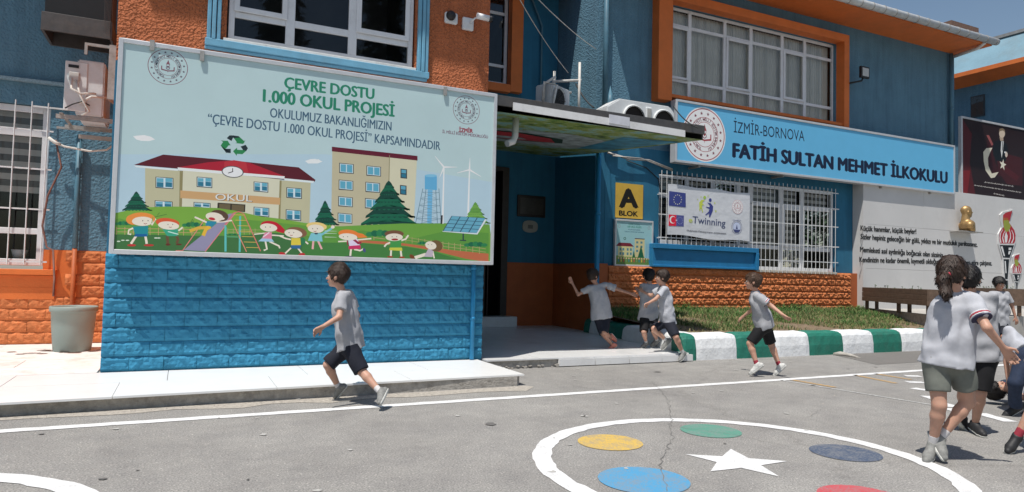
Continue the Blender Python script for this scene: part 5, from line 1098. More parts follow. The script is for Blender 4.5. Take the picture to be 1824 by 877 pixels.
# cameras
cb1 = empty('security_camera', (2.92, 7.98, 4.40), 'dome security camera left of the two junction boxes on the orange wall', 'camera')
MB().box((2.83, 7.93, 4.33), (3.0, 7.985, 4.47)).build('base', ACW, cb1, .015); MB().lathe([(.062, 0), (.058, -.03), (.035, -.055), (.001, -.062)], (2.90, 7.93, 4.42), 16, axis='y').build('dome', BLACK, cb1)
cb2 = empty('security_camera', (3.20, 7.98, 4.38), 'white bullet camera pointing right at the corner of the orange wall', 'camera')
MB().box((3.07, 7.94, 4.29), (3.22, 7.985, 4.45)).build('base', ACW, cb2, .01); MB().tube([(3.16, 7.93, 4.38), (3.20, 7.84, 4.42)], .012, 6).build('arm', ACW, cb2); MB().tube([(3.20, 7.80, 4.435), (3.36, 7.78, 4.42)], .038, 14).build('body', WHITE, cb2); MB().tube([(3.361, 7.78, 4.42), (3.40, 7.775, 4.416)], .041, 14).build('lens_hood', BLACK, cb2)
# cables
def cable(a, b, sag, m, lb, r=.008, n=14, name='cable'):
    a = Vector(a); b = Vector(b); pts = [a.lerp(b, i / n) - Vector((0, 0, sag * 4 * (i / n) * (1 - i / n))) for i in range(n + 1)]
    return pr(MB().tube(pts, r, 5).build(name, m), lb, 'cable')
cable(PY(915, -20, 7.9), PD(1012, 130, 11.2), .06, CABW, 'left one of two thin pale cables slanting down across the recess', .007)
cable(PY(945, -15, 7.9), PD(1062, 88, 12.9), .05, CABW, 'right one of two thin pale cables slanting down across the recess', .007)
cable(PD(1026, 150, 11.0), PD(1058, 192, 10.6), .05, CABLE, 'twisted black cable dropping to the canopy beside the lit stucco patch', .012)
cable(PD(1200, 190, 11.4), PD(1243, 228, 9.6), .05, CABLE, 'black cable joining the canopy corner and the blue sign', .010)

# ================================================================== POT, PLANTERS, LITTER
pot = empty('plant_pot', (-1.20, 10.07, .123), 'large grey green plastic tub standing below the pipe on the tiles', 'pot')
MB().lathe([(0, 0), (.195, 0), (.205, .015), (.232, .30), (.243, .485), (.258, .49), (.262, .505), (.262, .545), (.252, .555), (.240, .548), (.236, .49), (.225, .30), (.20, .10), (0, .10)], (-1.20, 10.07, .123), 48).build('tub', POTG, pot)
st = MB()
for k in range(16):
    a = rng.random() * 6.28; r0 = .20 + rng.random() * .35; x, y = -1.45 + math.cos(a) * r0 * 1.1, 9.95 + math.sin(a) * r0 * .45
    n = 7; st.add([(x + (.03 + .09 * rng.random()) * math.cos(q * 6.283 / n), y + (.015 + .03 * rng.random()) * math.sin(q * 6.283 / n), .1265 + k * .0001) for q in range(n)], [tuple(range(n))])
pr(st.build('mud_stain', mat('dark_mud', (.12, .07, .05), .8, .5, 12), pav, fix=False), 'brown mud stains round the pot')
lt = MB().tube([PG(1003, 649) + [0, 0, .02], PG(1012, 646) + [0, 0, .035], PG(1023, 650) + [0, 0, .02]], [.015, .035, .015], 7); pr(lt.build('litter', mat('dark_red_litter', (.12, .02, .025), .6, .3, 20)), 'crumpled dark red scrap on the asphalt at the entrance step', 'litter')
def planter(a, b, z0, z1, zl, label, w_=.36):
    a = Vector((*a, 0)); b = Vector((*b, 0)); d = (b - a).normalized(); nrm = Vector((d.y, -d.x, 0)); nrm = nrm if nrm.x > 0 else -nrm; L = (b - a).length
    root = empty('wooden_planter', (a.x, a.y, zl), label, 'planter', 'brown wooden planters before the grey wall')
    M = Matrix((( d.x, nrm.x, 0, a.x), (d.y, nrm.y, 0, a.y), (0, 0, 1, 0), (0, 0, 0, 1)))
    hh = (z1 - z0) / 3
    for k in range(3):
        MB().box((0, 0 + .002 * k, z0 + k * hh + .003), (L, .03, z0 + (k + 1) * hh - .003), M=M).build('plank', WOOD, root, .003)
    MB().box((0, w_ - .03, z0), (L, w_, z1 - .002), M=M).box((0.001, .031, z0), (.03, w_ - .031, z1 - .004), M=M).box((L - .03, .031, z0), (L - .001, w_ - .031, z1 - .004), M=M).build('back_board', WOOD, root)
    MB().box((.03, .031, z0 + .02), (L - .03, w_ - .031, z1 - .05), M=M).build('soil_fill', SOIL, root)
    for x in (.08, L * .55, L - .12):
        for y in (.04, w_ - .10): MB().box((x, y, zl), (x + .06, y + .06, z0 + .002), M=M).build('leg', WOOD, root)
    f = MB()
    for k in range(26):
        x = rng.uniform(.1, L - .1); y = rng.uniform(.08, w_ - .08); h = rng.uniform(.04, .13); p0 = M @ Vector((x, y, z1 - .06)); t = rng.random() * 6.28
        f.tube([p0, p0 + Vector((math.cos(t) * .02, math.sin(t) * .02, h))], .003, 4)
        for q in range(4): c = rng.random() * 6.28; e = p0 + Vector((math.cos(t) * .02, math.sin(t) * .02, h * rng.uniform(.7, 1))); g = Vector((math.cos(c), math.sin(c), .4)) * .03; s2 = Vector((-math.sin(c), math.cos(c), 0)) * .012; f.add([e, e + g * .5 + s2, e + g, e + g * .5 - s2], [(0, 1, 2, 3)])
    pr(f.build('foliage', GR3, root, fix=False), kind='stuff')
planter((14.44, 10.88), (13.02, 8.40), .78, 1.10, .585, 'long brown wooden planter box on legs beside the grass bed')
planter((16.6, 9.6), (15.4, 8.3), .80, 1.15, .585, 'brown planter box at the right edge behind the boy in front of the wall')

# ---- golden bust on its shelf (a plain bald-headed figure, head turned to the right)
# built after the figure tools below

# ================================================================== WING BEHIND ON THE RIGHT
fb = empty('rear_building', (24.0, 12.0, 0), 'light blue building behind on the right with orange soffit and grey roof edge', 'building')
FB = mat('pale_blue_parapet_paint', (.17, .29, .36), .8, .12, 1.5, .4, 20, dirt=.3, dscale=1)
MB().box((24.0, 5, -.0), (24.3, 22, 8.5)).build('wall', UP_BLUE, fb)
MB().add([(23.3, 5, 8.195), (23.3, 22, 8.195), (24.0, 22, 8.0), (24.0, 5, 8.0)], [(0, 1, 2, 3)]).build('soffit', OR_SM, fb, fix=False)
MB().box((23.28, 5, 8.20), (23.34, 22, 8.34)).build('fascia', OR_SM, fb)
MB().add([(23.29, 5, 8.34), (23.29, 22, 8.34), (24.2, 22, 9.45), (24.2, 5, 9.45)], [(0, 1, 2, 3)]).build('parapet', FB, fb, fix=False)
MB().box((24.1, 5, 9.42), (24.5, 22, 9.52)).build('roof_edge', mat('grey_roof_edge', (.25, .25, .25), .8, .2, 6), fb)
fw_ = MB().box((23.96, 13.50, 6.90), (24.0, 13.94, 7.62)).build('window', mat('dark_window_frame', (.05, .055, .06), .5), fb)
for a in (13.53, 13.735): MB().box((23.95, a, 6.95), (23.962, a + .18, 7.57)).build('pane', GLASS, fw_)
q = PD(1690, 62, 40); q2 = PD(1755, 62, 40)
rc = empty('distant_roof_block', (q[0], q[1], 0), 'small tiled rooftop block far behind the end of the gutter', 'building')
MB().box((q[0], q[1], 0), (q2[0], q[1] + 3, PD(1700, 50, 40)[2] - .25)).build('wall', mat('dull_roof_wall', (.22, .19, .16), .8, .2, 2), rc)
MB().box((q[0] - .4, q[1] - .4, PD(1700, 50, 40)[2] - .2), (q2[0] + .3, q[1] + 3.4, PD(1700, 42, 40)[2])).build('roof', REDROOF, rc)

# ================================================================== PEOPLE
# bodies are grown as one smooth surface from a pose skeleton (distance field meshed on a grid)
def nets(D, org, h):
    ins = D < 0
    c = [ins[i:ins.shape[0] - 1 + i, j:ins.shape[1] - 1 + j, k:ins.shape[2] - 1 + k] for i in (0, 1) for j in (0, 1) for k in (0, 1)]
    al = c[0].copy(); an = c[0].copy()
    for q in c[1:]: al &= q; an |= q
    idx = np.argwhere(an & ~al)
    if len(idx) == 0: return np.zeros((0, 3)), []
    co = [(i, j, k) for i in (0, 1) for j in (0, 1) for k in (0, 1)]
    vals = np.stack([D[idx[:, 0] + a, idx[:, 1] + b, idx[:, 2] + e] for a, b, e in co], 1)
    acc = np.zeros((len(idx), 3)); cnt = np.zeros(len(idx))
    for p in range(8):
        for q in range(p + 1, 8):
            d = np.array(co[q]) - np.array(co[p])
            if np.abs(d).sum() != 1: continue
            a, b = vals[:, p], vals[:, q]; m = (a < 0) != (b < 0); t = np.where(m, a / np.where(m, a - b, 1), 0)
            acc += m[:, None] * (np.array(co[p]) + t[:, None] * d); cnt += m
    V = (idx + acc / cnt[:, None]) * h + org
    num = -np.ones(np.array(D.shape) - 1, dtype=np.int64); num[idx[:, 0], idx[:, 1], idx[:, 2]] = np.arange(len(idx)); F = []
    for ax in range(3):
        sl0 = [slice(None)] * 3; sl1 = [slice(None)] * 3; sl0[ax] = slice(0, -1); sl1[ax] = slice(1, None)
        a, b = ins[tuple(sl0)], ins[tuple(sl1)]; e = np.argwhere(a != b); u, v = [x for x in range(3) if x != ax]
        e = e[(e[:, u] > 0) & (e[:, v] > 0) & (e[:, u] < D.shape[u] - 1) & (e[:, v] < D.shape[v] - 1)]
        flip = a[e[:, 0], e[:, 1], e[:, 2]]
        def at(du, dv): g = e.copy(); g[:, u] -= du; g[:, v] -= dv; return num[g[:, 0], g[:, 1], g[:, 2]]
        Q = np.stack([at(1, 1), at(0, 1), at(0, 0), at(1, 0)], 1)
        if ax == 1: flip = ~flip
        Q[~flip] = Q[~flip][:, ::-1]; F.append(Q)
    return V, np.concatenate(F)
class Body:
    """collects tapered capsules and ellipsoids; later ones blend (k) into earlier ones"""
    def __init__(s): s.pr = []
    def cap(s, a, b, r0, r1, k=.02, flat=None, rough=0.0): s.pr.append(('c', np.array(a, float), np.array(b, float), r0, r1, k, flat)); return s
    def ell(s, c, R, rad, k=.02, cut=None, sub=False): s.pr.append(('e', np.array(c, float), np.array(R, float), np.array(rad, float), k, cut, sub)); return s
    def mesh(s, name, h, cuts=(), wrinkle=0.0, wk=None, seed=0):
        lo = np.min([np.minimum(p[1], p[2] if p[0] == 'c' else p[1]) for p in s.pr], 0) - .16; hi = np.max([np.maximum(p[1], p[2] if p[0] == 'c' else p[1]) for p in s.pr], 0) + .16
        n = np.ceil((hi - lo) / h).astype(int) + 1; D = np.full(n, 0.3)
        gx = [lo[i] + h * np.arange(n[i]) for i in range(3)]
        for p in s.pr:
            if p[0] == 'c': _, a, b, r0, r1, k, flat = p; R = max(r0, r1) + 3 * k + 2 * h; l, u = np.minimum(a, b) - R, np.maximum(a, b) + R
            else: _, c, Rm, rad, k, cut, sub = p; R = max(rad) + 3 * k + 2 * h; l, u = c - R, c + R
            i0 = np.clip(((l - lo) / h).astype(int), 0, n); i1 = np.clip(((u - lo) / h).astype(int) + 2, 0, n)
            X = gx[0][i0[0]:i1[0], None, None]; Y = gx[1][None, i0[1]:i1[1], None]; Z = gx[2][None, None, i0[2]:i1[2]]
            if p[0] == 'c':
                d = b - a; L2 = max(d @ d, 1e-9); t = ((X - a[0]) * d[0] + (Y - a[1]) * d[1] + (Z - a[2]) * d[2]) / L2; tc = np.clip(t, 0, 1)
                q = np.sqrt((X - a[0] - tc * d[0]) ** 2 + (Y - a[1] - tc * d[1]) ** 2 + (Z - a[2] - tc * d[2]) ** 2) - (r0 + (r1 - r0) * tc)
                if flat is not None:
                    L = math.sqrt(L2)
                    if 'b' in flat: q = np.maximum(q, (t - 1) * L)
                    if 'a' in flat: q = np.maximum(q, -t * L)
            else:
                P = [X - c[0], Y - c[1], Z - c[2]]; q2 = 0; q3 = 0
                for i in range(3): w_ = (P[0] * Rm[i][0] + P[1] * Rm[i][1] + P[2] * Rm[i][2]); q2 = q2 + (w_ / rad[i]) ** 2; q3 = q3 + (w_ / rad[i] ** 2) ** 2
                k0 = np.sqrt(q2); q = k0 * (k0 - 1) / np.maximum(np.sqrt(q3), 1e-6)
                if cut is not None:
                    for (cp, cn) in cut: cp = np.array(cp); cn = np.array(cn); q = np.maximum(q, (X - cp[0]) * cn[0] + (Y - cp[1]) * cn[1] + (Z - cp[2]) * cn[2])
            S_ = (slice(i0[0], i1[0]), slice(i0[1], i1[1]), slice(i0[2], i1[2])); O = D[S_]
            if p[0] == 'e' and p[6]: D[S_] = np.maximum(O, -q); continue
            if k > 0: hh = np.clip(.5 + .5 * (O - q) / k, 0, 1); D[S_] = O + (q - O) * hh - k * hh * (1 - hh)
            else: D[S_] = np.minimum(O, q)
        X = gx[0][:, None, None]; Y = gx[1][None, :, None]; Z = gx[2][None, None, :]
        if wrinkle > 0:
            r = np.random.default_rng(seed); Wn = 0
            for i in range(7):
                v = r.normal(size=3); v /= np.linalg.norm(v); v *= r.uniform(*(wk or (28, 75))); Wn = Wn + np.sin(X * v[0] + Y * v[1] + Z * v[2] * .8 + r.uniform(0, 6) + 1.3 * np.sin(X * v[1] * .4 + Z * v[0] * .35)) * ((24 if wk else 38) / np.linalg.norm(v))
            D = D + wrinkle * Wn * .4
        for cp, cn in cuts: D = np.maximum(D, (X - cp[0]) * cn[0] + (Y - cp[1]) * cn[1] + (Z - cp[2]) * cn[2])
        V, F = nets(D, lo, h)
        me = bpy.data.meshes.new(name); me.vertices.add(len(V)); me.vertices.foreach_set('co', V.astype(np.float32).ravel())
        F = np.asarray(F, dtype=np.int32); me.loops.add(F.size); me.polygons.add(len(F)); me.loops.foreach_set('vertex_index', F.ravel()); me.polygons.foreach_set('loop_start', np.arange(0, F.size, 4)); me.polygons.foreach_set('loop_total', np.full(len(F), 4))
        me.polygons.foreach_set('use_smooth', np.ones(len(F), dtype=bool)); me.update(calc_edges=True); me.validate()
        return me
def unit(v): v = np.array(v, float); return v / max(np.linalg.norm(v), 1e-9)
UPW = np.array([0, 0, 1.0]); FWD = unit([VF[0], VF[1], 0]); RGT = unit([VR[0], VR[1], 0])
def skin_mat(name, c):
    m = mat(name, c, .5, .06, 18, spec=.35); b = m.node_tree.nodes['Principled BSDF']; b.inputs['Subsurface Weight'].default_value = .08; b.inputs['Subsurface Scale'].default_value = .02; return m
SKIN = skin_mat('child_skin', (.50, .285, .205)); SKIN2 = skin_mat('tanned_child_skin', (.40, .215, .15))
HAIRB = mat('dark_brown_hair', (.035, .020, .014), .5, .35, 60, .5, 160); HAIRK = mat('black_hair', (.012, .010, .010), .45, .3, 60, .5, 160); HAIRM = mat('mid_brown_hair', (.075, .042, .026), .5, .35, 60, .5, 160)
TEE = mat('heather_grey_cotton', (.36, .365, .39), .9, .07, 26, .38, 8.5, bdist=.04, bdetail=1.5); TEE2 = mat('light_grey_cotton', (.43, .44, .48), .9, .06, 26, .38, 8.5, bdist=.04, bdetail=1.5)
SHK = mat('black_cotton_shorts', (.009, .009, .011), .85, .2, 20, .3, 120, bdist=.002); SHN = mat('dark_navy_shorts', (.010, .012, .022), .85, .2, 20, .3, 120, bdist=.002)
SHG = mat('olive_grey_shorts', (.155, .165, .145), .9, .1, 20, .3, 120, bdist=.002); DEN = mat('navy_denim', (.020, .032, .065), .85, .25, 30, .3, 160, bdist=.002)
SOLE = mat('pale_shoe_sole', (.55, .55, .52), .6, .1, 20); GSH = mat('grey_trainer_fabric', (.22, .22, .21), .7, .25, 40); WSH = mat('white_trainer_fabric', (.55, .55, .53), .6, .3, 40); KSH = mat('black_trainer_fabric', (.02, .02, .022), .6, .3, 40)
PSH = mat('salmon_sandal', (.62, .22, .16), .6, .1, 20); RSH = mat('red_shoe_trim', (.55, .05, .05), .5, .2, 20); SOCKW = mat('white_sock', (.60, .58, .58), .9, .05, 30); SOCKR = mat('dark_red_sock', (.30, .03, .05), .9, .1, 30)
EYEW = mat('eye_white', (.75, .74, .72), .3, .02); EYEB = mat('dark_iris', (.02, .012, .01), .2, .02); LIP = mat('lips', (.42, .14, .12), .5, .05); BROW = mat('eyebrow', (.04, .025, .018), .8, .1); STRW = mat('white_stripe', (.7, .7, .72), .8, .04); STRR = mat('red_stripe', (.5, .05, .08), .8, .04); STRK = mat('navy_stripe', (.03, .03, .07), .8, .04)

def tufts(me, hc, hu, hf, hs, seed):
    """locks of hair: thin tapering blades lying along the hair surface and breaking its outline"""
    r = np.random.default_rng(seed); n = len(me.vertices); V = np.zeros(n * 3); me.vertices.foreach_get('co', V); V = V.reshape(-1, 3); Nn = np.zeros(n * 3); me.vertices.foreach_get('normal', Nn); Nn = Nn.reshape(-1, 3)
    F = [tuple(p.vertices) for p in me.polygons]; vs = list(map(tuple, V)); crown = hc + hu * .10 - hf * .03
    for i in r.choice(n, min(n, 900)):
        p = V[i]; nn = Nn[i]; d = p - crown; d = d - nn * (d @ nn) - hu * .01; l = np.linalg.norm(d)
        if l < 1e-5: continue
        d = d / l + r.normal(size=3) * .25; d = d - nn * (d @ nn) * .8; d /= np.linalg.norm(d); s_ = np.cross(d, nn); s_ /= max(np.linalg.norm(s_), 1e-6)
        L = r.uniform(.018, .042) * hs; w_ = r.uniform(.003, .0065) * hs; b = p - nn * .002; m_ = b + d * L * .5 + nn * r.uniform(.003, .008); e = b + d * L + nn * r.uniform(-.002, .006) - hu * .004
        o = len(vs); vs += [tuple(b - s_ * w_), tuple(b + s_ * w_), tuple(m_ + s_ * w_ * .9), tuple(m_ - s_ * w_ * .9), tuple(e)]; F += [(o, o + 1, o + 2, o + 3), (o + 3, o + 2, o + 4)]
    m2 = bpy.data.meshes.new('hair'); m2.from_pydata(vs, [], F); m2.polygons.foreach_set('use_smooth', [True] * len(F)); return m2

def person(label, Z, P, H=1.22, face=(-1, 0), head=None, tee=TEE, short=SHK, hair=HAIRB, skin=SKIN, shoes=GSH, sock=SOCKW, h=.0085, sleeve=.55, shortlen=.86, pony=False, trousers=False, group='children playing in the school yard', twist=0.0, wide=1.0, stripes=False, floor=0.0, lean=0.0, hips=None, cellhand=None, printed=None, htilt=0.0, hairlen=0.0, dz={}):
    """P: joint name -> (u, v[, depth sign or offset]). Z: distance along the view axis of the pelvis."""
    s = H / 1.22
    def J(u, v, w_=0.0): return PD(u, v, Z + w_)
    root_px = P['pelvis']; wide = wide * 1.06; pel = J(*root_px[:2]); nk = J(P['neck'][0], P['neck'][1], lean)
    f = unit(RGT * face[0] + FWD * face[1]); left = unit(np.cross(UPW, f))
    spine = unit(nk - pel)
    fs_ = unit(RGT * (face[0] * math.cos(twist) - face[1] * math.sin(twist)) + FWD * (face[0] * math.sin(twist) + face[1] * math.cos(twist))); ls = unit(np.cross(UPW, fs_)); ls = unit(ls - spine * (ls @ spine)); fr = unit(np.cross(ls, spine))
    sw = .118 * s * wide; hw = .066 * s * wide
    root = empty('person', tuple(PG(*P.get('ground', P['pelvis']), floor)) if 'ground' in P else (pel[0], pel[1], floor), label, 'child', group)
    def limb(a, px, L, sign, px2=None):
        """joint at distance L from a whose image is px"""
        d = ray(*px[:2]); o = CAM - a; A = d @ d; B = 2 * d @ o; Cc = o @ o - L * L; disc = B * B - 4 * A * Cc
        if disc < 0: t = -B / (2 * A)
        else: t = (-B + sign * math.sqrt(disc)) / (2 * A)
        q = CAM + d * t; v = q - a; l = np.linalg.norm(v); return a + v / l * L * (1 if disc >= 0 else min(1.12, l / L))
    B = Body(); sh = {}; out = {}
    shC = nk - spine * .045 * s
    for sd_, sg in (('L', 1), ('R', -1)):
        sh[sd_] = shC + ls * sg * sw
        if 'sh' + sd_ in P: q = P['sh' + sd_]; sh[sd_] = J(q[0], q[1], (shC - CAM) @ VF - Z + (ls @ VF) * sg * sw)
    hp = {'L': pel + left * hw, 'R': pel - left * hw}
    # torso
    ch = shC - spine * .085 * s; wa = pel + spine * .13 * s
    for sg in (1, -1):
        B.cap(ch + ls * sg * .052 * s * wide, pel + left * sg * .042 * s * wide, .060 * s * wide, .058 * s * wide, .03)
    B.cap(sh['L'] - ls * .02 * s, sh['R'] + ls * .02 * s, .035 * s, .035 * s, .03)
    for sd_ in 'LR': B.cap(pel, hp[sd_], .062 * s, .06 * s, .025)
    # head
    hc = J(P['head'][0], P['head'][1], lean + P['head'][2] if len(P['head']) > 2 else lean)
    hd = head or face; hf = unit(RGT * hd[0] + FWD * hd[1] + UPW * (hd[2] if len(hd) > 2 else 0)); hl = unit(np.cross(UPW, hf) + 1e-6 * VR); hu = np.cross(hf, hl); 
    if 'hup' in P: hu0 = unit(RGT * P['hup'][0] + UPW * P['hup'][1] + FWD * P['hup'][2]); hf = unit(hf - hu0 * (hf @ hu0)); hu = hu0; hl = np.cross(hu, hf)
    Rm = [hl, hf, hu]; hs = s ** .5
    def hp_(a, b, c): return hc + hl * a * hs + hf * b * hs + hu * c * hs
    B.cap(nk - spine * .03 * s, hp_(0, -.015, -.06), .036 * s, .034 * s, .02)
    B.ell(hp_(0, -.008, .018), Rm, np.array([.070, .086, .082]) * hs, .02)
    B.ell(hp_(0, .022, -.042), Rm, np.array([.052, .056, .060]) * hs, .025)
    B.cap(hp_(0, .060, -.085), hp_(0, .056, -.085), .014 * hs, .014 * hs, .02)
    B.cap(hp_(0, .078, -.012), hp_(0, .094, -.030), .008 * hs, .011 * hs, .010)
    B.cap(hp_(0, .078, -.058), hp_(0, .078, -.060), .008 * hs, .009 * hs, .012)
    for sg in (1, -1):
        B.ell(hp_(.070 * sg, -.006, -.018), Rm, np.array([.010, .018, .026]) * hs, .006); B.cap(hp_(.032 * sg, .056, -.030), hp_(.030 * sg, .055, -.032), .016 * hs, .016 * hs, .016)
    # arms and hands
    arm = {}
    for sd_, sg in (('L', 1), ('R', -1)):
        e = P['el' + sd_]; w_ = P['wr' + sd_]
        el_ = limb(sh[sd_], e, .205 * s, e[2] if len(e) > 2 else -1); wr = limb(el_, w_, .175 * s, w_[2] if len(w_) > 2 else -1); arm[sd_] = (sh[sd_], el_, wr)
        B.cap(sh[sd_], el_, .034 * s, .026 * s, .018); B.cap(el_, wr, .026 * s, .0175 * s, .012)
        dr_ = unit(wr - el_); side = unit(np.cross(dr_, f) + 1e-4 * UPW); nrm = np.cross(dr_, side); cu = P.get('curl', .5)
        pc = wr + dr_ * .038 * s
        B.cap(wr + side * .010 * s, pc + side * .018 * s + dr_ * .02 * s, .012 * s, .0115 * s, .008); B.cap(wr - side * .010 * s, pc - side * .018 * s + dr_ * .02 * s, .012 * s, .0115 * s, .008); B.cap(wr, pc + dr_ * .02 * s, .013 * s, .012 * s, .008)
        for k, (o_, l_) in enumerate(((.024, .050), (.008, .058), (-.008, .054), (-.023, .042))):
            a = pc + side * o_ * s + dr_ * .025 * s; b = a + (dr_ * math.cos(cu * .6) + nrm * math.sin(cu * .6)) * l_ * .5 * s; c = b + (dr_ * math.cos(cu * 1.6) + nrm * math.sin(cu * 1.6)) * l_ * .5 * s
            B.cap(a, b, .0078 * s, .0072 * s, .002); B.cap(b, c, .0072 * s, .006 * s, .002)
        t0 = wr + side * .022 * s + dr_ * .015 * s; t1 = t0 + (side * .7 + dr_ * .7 + nrm * .3) * .030 * s; B.cap(t0, t1, .010 * s, .008 * s, .004); B.cap(t1, t1 + (dr_ * .9 + nrm * .4) * .024 * s, .008 * s, .0065 * s, .003)
    # legs
    leg = {}
    for sd_ in 'LR':
        kx = P['kn' + sd_]; ax_ = P['an' + sd_]
        kn = limb(hp[sd_], kx, .275 * s, kx[2] if len(kx) > 2 else -1); an = limb(kn, ax_, .255 * s, ax_[2] if len(ax_) > 2 else 1); leg[sd_] = (hp[sd_], kn, an)
        B.cap(hp[sd_], kn, .062 * s, .040 * s, .03)
        m_ = kn * .72 + an * .28; cd_ = unit(np.cross(np.cross(kn - hp[sd_], an - kn), an - kn) + 1e-5 * f); B.cap(kn, m_, .039 * s, .040 * s, .015); B.cap(m_, an, .039 * s, .022 * s, .015)
    body = link('body', B.mesh('body', h), root); body.data.materials.append(skin)
    # face details
    for sg in (1, -1):
        ec = hp_(.029 * sg, .070, -.004); MB().lathe([(.0001, .0), (.010 * hs, .0), (.012 * hs, .002 * hs), (.0001, .006 * hs)], (0, 0, 0), 12).mesh('x')
        ew = Body().ell(ec, Rm, np.array([.0125, .007, .0075]) * hs, 0).mesh('eye', .0028); link('eye', ew, root).data.materials.append(EYEW)
        ir = Body().ell(ec + hf * .0045 * hs, Rm, np.array([.006, .004, .0065]) * hs, 0).mesh('iris', .0022); link('iris', ir, root).data.materials.append(EYEB)
        br_ = Body().cap(hp_(.018 * sg, .081, .016), hp_(.042 * sg, .070, .017), .0035, .003, .001).mesh('eyebrow', .003); link('eyebrow', br_, root).data.materials.append(BROW)
    lp = Body().cap(hp_(-.016, .076, -.058), hp_(0, .083, -.057), .0045, .006, .003).cap(hp_(0, .083, -.057), hp_(.016, .076, -.058), .006, .0045, .003).mesh('mouth', .003); link('mouth', lp, root).data.materials.append(LIP)
    # hair
    Hb = Body(); g = np.array([.085, .098, .096]) * hs
    cutp = [(hp_(0, .060, .040), unit(hf * .95 - hu * .62)), (hp_(0, -.02, -.058 - hairlen), unit(-hu * 1.0 + hf * .25))]
    Hb.ell(hp_(0, -.014, .022), Rm, g, .01, cut=cutp)
    for sg in (1, -1): Hb.cap(hp_(.066 * sg, .012, .03), hp_(.070 * sg, .018, -.018), .013 * hs, .007 * hs, .01)
    for k in range(7): Hb.cap(hp_(-.045 + .015 * k, .066 - abs(k - 3) * .006, .062), hp_(-.05 + .0165 * k, .079 - abs(k - 3) * .008, .038 - .004 * (k % 2)), .014 * hs, .006 * hs, .008)
    if pony:
        a = hp_(0, -.095, -.01); b = hp_(-.01, -.135, -.045); c = hp_(-.02, -.150, -.125); d = hp_(-.02, -.125, -.18)
        Hb.cap(hp_(0, -.07, .01), a, .05, .026, .02); Hb.cap(a, b, .024, .040, .015); Hb.cap(b, c, .042, .034, .02); Hb.cap(c, d, .034, .008, .015)
        tie = Body().cap(a - hl * .012 + hf * .006, a + hl * .012 + hf * .006, .024, .024, .01).mesh('hair_tie', .005); link('hair_tie', tie, root).data.materials.append(STRR)
    hm = Hb.mesh('hair', .006 * max(1, h / .0085), wrinkle=.0065, seed=int(Z * 100)); hm = tufts(hm, hc, hu, hf, hs, int(Z * 100)); link('hair', hm, root).data.materials.append(hair)
    # shirt
    T_ = Body(); infl = .016
    hem = pel - spine * .055 * s
    for sg in (1, -1): T_.cap(ch + ls * sg * .054 * s * wide, hem + left * sg * .060 * s * wide, .068 * s * wide + infl, (.070 * s + infl + .010) * wide, .03, flat='b')
    T_.cap(sh['L'] - ls * .02 * s - spine * .004, sh['R'] + ls * .02 * s - spine * .004, .046 * s + infl * .4, .046 * s + infl * .4, .03)
    T_.cap(ch - fr * .0, wa, .075 * s * wide, .075 * s * wide, .03)
    for sg in (1, -1): T_.cap(ch + fr * sg * .018 * s, hem + fr * sg * .034 * s, .066 * s * wide, .078 * s * wide, .03, flat='b')
    T_.cap(nk - spine * .055 * s, nk - spine * .028 * s, .058 * s, .046 * s, .02)
    for sd_ in 'LR':
        a, b, c = arm[sd_]; T_.cap(a, a + (b - a) * sleeve * 1.25, .043 * s + .004, .050 * s, .022, flat='b')
    tm = T_.mesh('shirt', h, cuts=[(hem, -spine), (nk + spine * .0, unit(spine - fr * .25)), (nk + spine * .004, spine)], wrinkle=.017, wk=(26, 80), seed=int(Z * 37)); to = link('shirt', tm, root); to.data.materials.append(tee)
    if stripes:
        for sd_ in 'LR':
            a, b, c = arm[sd_]; dd = unit(b - a)
            for k, (mt, t) in enumerate(((STRW, .80), (STRR, .86), (STRW, .92), (STRK, 1.0))):
                q = a + (b - a) * sleeve * 1.25 * t; st_ = Body().cap(q - dd * .004, q + dd * .004, .056 * s, .056 * s, 0, flat='ab').mesh('sleeve_stripe', .004); link('sleeve_stripe', st_, root).data.materials.append(mt)
    # shorts or trousers
    S2 = Body(); S2.cap(pel + spine * .03 * s + left * .048 * s * wide, pel + spine * .03 * s - left * .048 * s * wide, .083 * s * wide, .083 * s * wide, .02); S2.cap(pel - spine * .02 * s + left * .048 * s * wide, pel - spine * .02 * s - left * .048 * s * wide, .083 * s * wide, .083 * s * wide, .02)
    cuts = []
    for sd_ in 'LR':
        a, b, c = leg[sd_]
        if trousers: S2.cap(a, b, .072 * s, .056 * s, .03); S2.cap(b, b + (c - b) * .97, .056 * s, .050 * s, .02, flat='b')
        else: S2.cap(a + unit(a - b) * .01, a + (b - a) * shortlen, .078 * s * wide ** .5, .066 * s, .032, flat='b')
    sm_ = S2.mesh('trousers' if trousers else 'shorts', h, cuts=[(hem + spine * .055 * s, spine)], wrinkle=.0035, seed=int(Z * 53)); link('trousers' if trousers else 'shorts', sm_, root).data.materials.append(short)
    # socks and shoes
    for sd_ in 'LR':
        a, b, c = leg[sd_]; tp = P['to' + sd_]; dn = unit(c - b)
        toe = limb(c, tp, .125 * s, tp[2] if len(tp) > 2 else -1); fd = unit(toe - c); perp = unit(dn - fd * (dn @ fd)); 
        heel = c + perp * .030 * s - fd * .040 * s; ball = c + perp * .038 * s + fd * .085 * s; tip = c + perp * .040 * s + fd * .120 * s
        ft = Body(); ft.cap(heel, ball, .027 * s, .030 * s, .012); ft.cap(ball, tip, .030 * s, .021 * s, .012); ft.cap(c + perp * .0 - fd * .012, ball + perp * -.004 * s, .029 * s, .022 * s, .02); ft.cap(c - dn * .012, c + perp * .015, .030 * s, .030 * s, .015, flat='a')
        bot = heel + perp * .022 * s; fm = ft.mesh('shoe', h * .7, cuts=[(bot, perp)]); fo = link('shoe', fm, root); fo.data.materials.append(shoes)
